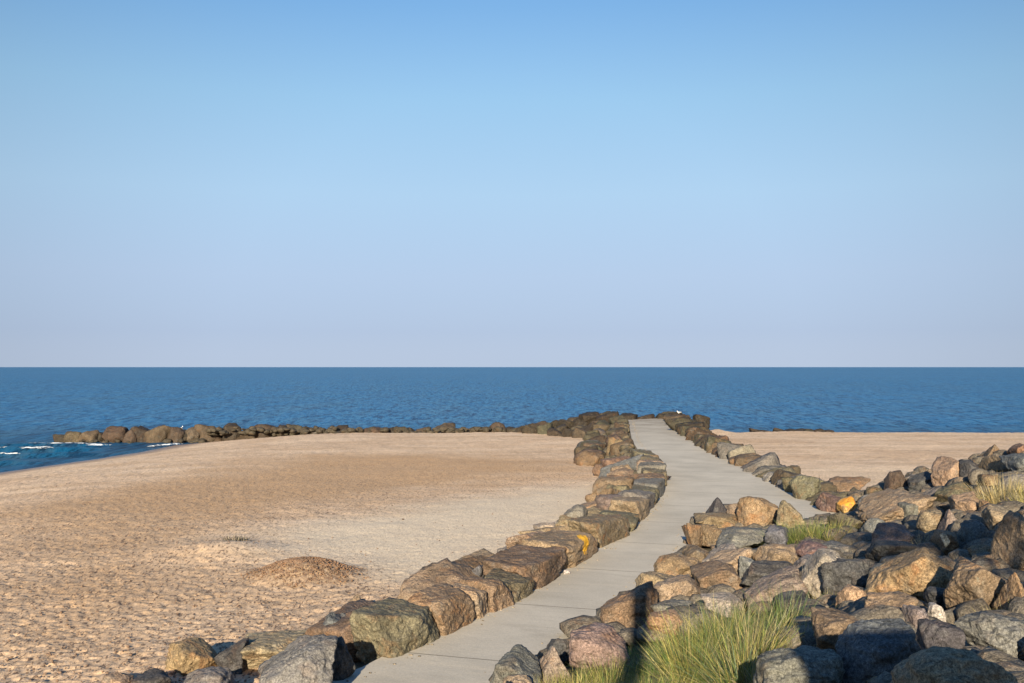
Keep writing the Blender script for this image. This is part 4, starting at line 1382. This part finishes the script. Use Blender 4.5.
clump(655, 690, 800, .30, .45, (0, 0), GRN + YEL, 'green clump at the bottom edge left of the tall yellow green one', spread=.8)
clump(610, 672, 900, .34, .46, (0, 0), GRN + YEL, 'low green clump at the foot of the pinkish grey boulder', spread=.9)
clump(600, 695, 900, .34, .5, (0, 0), YEL + GRN, 'low yellowish clump at the bottom edge below the pinkish grey boulder', spread=.9)
clump(545, 690, 700, .22, .42, (0, 0), YEL + STR, 'bright yellow clump around the mottled pink boulder', spread=.6)
clump(572, 684, 600, .25, .46, (0, 0), YEL + GRN, 'small yellow green clump right of the mottled pink boulder', spread=.7)
clump(826, 600, 260, .12, .42, (.05, 0), STR + YEL, 'dry straw tuft between the long grass and the small orange topped boulder', wd=.005)
clump(806, 594, 90, .16, .75, (-.35, 0), [(.5, .45, .33), (.4, .38, .28)], 'few long pale stalks leaning left over the long grass', wd=.008, spread=.25)
clump(800, 543, 1300, .35, .85, (0, 0), GRN + [(.24, .30, .07)], 'small bright green grass clump among the boulders near the path branch', spread=.8, wd=.009)
clump(826, 541, 1200, .38, .8, (.1, 0), GRN + YEL, 'yellowish green grass clump next to the olive tan boulder at the path branch', spread=.8, wd=.009)
clump(1002, 503, 800, .35, .9, (0, 0), STR + [(.55, .40, .16)], 'straw coloured grass clump near the right edge below the skyline', wd=.009, spread=.5)
clump(982, 504, 500, .35, .55, (0, 0), GRN + YEL, 'small green clump at the left foot of the straw coloured one', wd=.008)
clump(1030, 502, 350, .3, .7, (0, 0), STR + YEL, 'straw coloured clump cut by the right edge of the picture', wd=.009, spread=.5)
clump(928, 548, 90, .15, .65, (.05, 0), STR, 'few dry stalks left of the rusty orange stone', wd=.007, spread=.6)
clump(1003, 614, 220, .18, .4, (-.05, 0), YEL + STR, 'dry grass tuft under the orange pointed boulder at the right edge', spread=.4)
clump(621, 508, 120, .2, .35, (0, 0), GRN, 'tiny green tuft between the domed orange boulder and the mauve one', wd=.008)
clump(905, 512, 120, .2, .35, (0, 0), GRN + STR, 'sparse grass under the long tan slab', wd=.007)
clump(640, 645, 600, .3, .3, (0, 0), GRN, 'dark low clump above the shadow strip, under the small bright orange boulder', spread=.9)
clump(705, 655, 180, .35, .55, (-.15, 0), YEL + GRN, 'wispy golden green clump between the tallest ones at the bottom', spread=.8)
clump(765, 668, 260, .2, .5, (.1, 0), YEL + STR, 'dry golden clump touching the left side of the big grey boulder', spread=.8)
clump(730, 618, 500, .3, .5, (.0, 0), GRN + BLU + STR, 'grey green clump right below the pale flat block', spread=.7)
clump(690, 640, 260, .18, .6, (-.1, 0), GRN + YEL, 'fresh green clump below the flat speckled grey boulder', spread=.7)
clump(632, 690, 700, .3, .4, (0, 0), GRN + YEL, 'mixed green clump at the bottom edge in the narrow shadow', spread=.9)
# ground turf under the foreground clumps
sp = []
for (px, py) in [(560, 690), (590, 680), (620, 690), (640, 670), (665, 684), (700, 690), (730, 690), (690, 650), (760, 665), (650, 655), (720, 665), (600, 665), (780, 640), (745, 625), (700, 632)]:
    sp.append((g2(px, py), 330, .5, .2, (0, 0), GRN[:3] + [(.2, .15, .08), (.10, .12, .04), (.26, .22, .1)], .006, .9))
blades('grass', sp, 'short turf between the foreground grass clumps', cat='grass', kind='stuff')
# dry weed bits on the small hump
c = at(236, 541, 1.9)
blades('weed_clump', [((c[0], c[1], float(z_sand(np.array([c[0]]), np.array([c[1]]))[0])), 200, .35, .2, (0, 0), [(.07, .06, .045), (.12, .10, .07), (.4, .34, .24)], .016, 1.5)],
       'dark dried seaweed clump on the small hump of the left beach', cat='seaweed')
# ------------------------------------------------------------------ SEAGULLS
M_WHITE = simple('gull_white_feathers', (.85, .85, .83), .7, 12, .05)
M_GREY = simple('gull_grey_feathers', (.32, .34, .36), .7, 12, .1)
M_BEAK = simple('gull_beak_yellow', (.7, .42, .05), .4, 12, .1)
def ell(cx, cy, cz, rx, ry, rz, seg=16, ring=10):
    bq = bmesh.new(); bmesh.ops.create_uvsphere(bq, u_segments=seg, v_segments=ring, radius=1)
    for v in bq.verts: v.co = Vector((v.co.x * rx + cx, v.co.y * ry + cy, v.co.z * rz + cz))
    return bq
def to_obj(bq, name, mat, parent):
    me = bpy.data.meshes.new(name); bq.to_mesh(me); bq.free()
    for p in me.polygons: p.use_smooth = True
    return link(name, me, mat, parent)
def gull(loc, rz, label):
    root = bpy.data.objects.new('seagull', None); COL.objects.link(root)
    root.location = loc; root.rotation_euler = (0, 0, rz)
    root.scale = (.8, .8, .8); root['label'] = label; root['category'] = 'seagull'; root['group'] = 'seagulls resting on the rocks'
    # one continuous body: breast, neck, head, tail lofted along a spine
    spine = [(-.30, .21, .012, .035), (-.22, .205, .03, .045), (-.12, .19, .06, .06), (0, .18, .08, .08), (.09, .19, .08, .085), (.15, .23, .06, .06), (.175, .28, .042, .042), (.19, .33, .045, .045), (.225, .345, .038, .036), (.25, .345, .012, .012)]
    bq = bmesh.new(); rings = []
    for (x, z, ry, rz_) in spine:
        rings.append([bq.verts.new((x, ry * math.cos(a), z + rz_ * math.sin(a))) for a in np.linspace(0, 2 * math.pi, 14, endpoint=False)])
    for a, b_ in zip(rings[:-1], rings[1:]):
        for i in range(14): bq.faces.new((a[i], a[(i + 1) % 14], b_[(i + 1) % 14], b_[i]))
    bq.faces.new(rings[0]); bq.faces.new(rings[-1])
    bmesh.ops.recalc_face_normals(bq, faces=bq.faces[:])
    to_obj(bq, 'body', M_WHITE, root)
    for s in (-1, 1):
        to_obj(ell(-.08, s * .075, .21, .21, .022, .06), 'wing', M_GREY, root)
        bq = bmesh.new(); bmesh.ops.create_cone(bq, segments=8, radius1=.008, radius2=.008, depth=.14, cap_ends=True)
        for v in bq.verts: v.co += Vector((.02, s * .035, .055))
        to_obj(bq, 'leg', M_BEAK, root)
    bq = bmesh.new(); bmesh.ops.create_cone(bq, segments=8, radius1=.013, radius2=.003, depth=.07, cap_ends=True)
    for v in bq.verts: v.co = Vector((v.co.z + .28, v.co.y, v.co.x + .338))
    to_obj(bq, 'beak', M_BEAK, root)
    return root

dg = bpy.context.evaluated_depsgraph_get()
def drop(x, y, z0=6.0):
    ok, loc, *_ = scn.ray_cast(dg, Vector((x, y, z0)), Vector((0, 0, -1)))
    return loc.z if ok else 2.5
best = None
for Yd in np.arange(80.0, 88.5, 0.25):
    for px_ in (679.0, 681.0, 683.0):
        r0 = ray(px_, 418.0); x = r0[0] / r0[1] * Yd; z_ = drop(x, Yd)
        py_ = float(project(np.array([x, Yd, z_]))[1])
        if best is None or py_ < best[0]: best = (py_, x, Yd, z_)
gull((best[1], best[2], best[3] - .01), R(200), 'white gull sitting on the dark rocks at the right of the pier head')
r0 = ray(182, 428); Yd = 93.3
x = r0[0] / r0[1] * Yd
gull((x, Yd, drop(x, Yd) - .01), R(90), 'white gull standing on the distant breakwater, near its tip')

POST_H, HUT_H = 3.95, 2.6
# ------------------------------------------------------------------ SHADE CASTERS added behind the viewpoint, out of frame, to shade the near rocks
M_WOOD = simple('weathered_timber', (.22, .17, .12), .85, 9, .3)
def box(bq, x0, x1, y0, y1, z0, z1):
    vs_ = [bq.verts.new(p_) for p_ in ((x0, y0, z0), (x1, y0, z0), (x1, y1, z0), (x0, y1, z0), (x0, y0, z1), (x1, y0, z1), (x1, y1, z1), (x0, y1, z1))]
    for f_ in ((0, 3, 2, 1), (4, 5, 6, 7), (0, 1, 5, 4), (1, 2, 6, 5), (2, 3, 7, 6), (3, 0, 4, 7)): bq.faces.new([vs_[i] for i in f_])
caster_post = bpy.data.objects.new('shadow_post', None); COL.objects.link(caster_post); caster_post.location = (-0.72, -1.6, 5.3)  # added unseen upright that casts the narrow shadow strip
caster_post['label'] = 'unseen timber upright added behind the viewpoint to cast the narrow shadow strip'; caster_post['category'] = 'caster_post'
bq = bmesh.new(); box(bq, -.13, .13, -.12, .12, -.3, POST_H); to_obj(bq, 'shaft', M_WOOD, caster_post)
bq = bmesh.new(); box(bq, -.25, .25, -.2, .2, POST_H + .002, POST_H + .1); to_obj(bq, 'cap', M_WOOD, caster_post)
caster_hut = bpy.data.objects.new('shadow_hut', None); COL.objects.link(caster_hut); caster_hut.location = (1.2, -2.4, 5.3)  # added unseen box that shades the bottom boulders
caster_hut['label'] = 'unseen narrow timber box added behind the viewpoint to shade the bottom boulders'; caster_hut['category'] = 'caster_hut'
bq = bmesh.new(); box(bq, -.5, .5, -.7, .7, -.3, HUT_H); to_obj(bq, 'wall', M_WOOD, caster_hut)
bq = bmesh.new(); box(bq, -.57, .57, -.85, .85, HUT_H + .002, HUT_H + .12); to_obj(bq, 'roof', M_WOOD, caster_hut)
bq = bmesh.new(); box(bq, -.35, .35, -.76, -.703, 0, 1.95); to_obj(bq, 'door', M_WOOD, caster_hut)
for n_ in (caster_post, caster_hut):
    for c_ in n_.children:
        for p_ in c_.data.polygons: p_.use_smooth = False

# leafy shade caster added out of frame: a trunk with limbs and a loose crown
caster_tree = bpy.data.objects.new('caster_tree', None); COL.objects.link(caster_tree); caster_tree.location = (3.7, -3.0, 5.3)
caster_tree['label'] = 'unseen trunk with a loose crown, added behind the viewpoint to dapple the heap'; caster_tree['category'] = 'caster_tree'
bq = bmesh.new()
tips = [((0, 0, 0), (.3, .1, 3.7), .10, .07)]
crown = []
for k in range(5):
    a = k * 2.4; r_ = random.uniform(.4, 1.4)
    e = (.3 + math.cos(a) * r_, .1 + math.sin(a) * r_ * .8, random.uniform(4.6, 5.9))
    tips.append(((.3, .1, 3.6), e, .07, .02)); crown.append(e)
for (a_, b2, r1, r2) in tips:
    a_ = Vector(a_); b2 = Vector(b2); dv = (b2 - a_)
    q_ = dv.to_track_quat('Z', 'Y'); ra = []
    for (cc_, rr_) in ((a_, r1), ((a_ + b2) / 2 + Vector((0, 0, .12)), (r1 + r2) / 2), (b2, r2)):
        ra.append([bq.verts.new(cc_ + q_ @ Vector((math.cos(t_) * rr_, math.sin(t_) * rr_, 0))) for t_ in np.linspace(0, 6.283, 8, endpoint=False)])
    for u_, v_ in zip(ra[:-1], ra[1:]):
        for i in range(8): bq.faces.new((u_[i], u_[(i + 1) % 8], v_[(i + 1) % 8], v_[i]))
to_obj(bq, 'trunk', M_WOOD, caster_tree)
VV, FF = [], []; o_ = 0
for e in crown:
    for _ in range(420):
        c_ = np.array(e) + RNG.normal(0, .27, 3)
        u_ = RNG.normal(0, 1, 3); u_ /= np.linalg.norm(u_); w_ = np.cross(u_, RNG.normal(0, 1, 3)); w_ /= np.linalg.norm(w_)
        VV += [c_ - u_ * .09, c_ + w_ * .04, c_ + u_ * .09, c_ - w_ * .04]; FF.append((o_, o_ + 1, o_ + 2, o_ + 3)); o_ += 4
link('crown', mesh_np('crown', np.array(VV), np.array(FF), False), simple('leaf_green', (.06, .09, .03), .7, 20, .3), caster_tree)
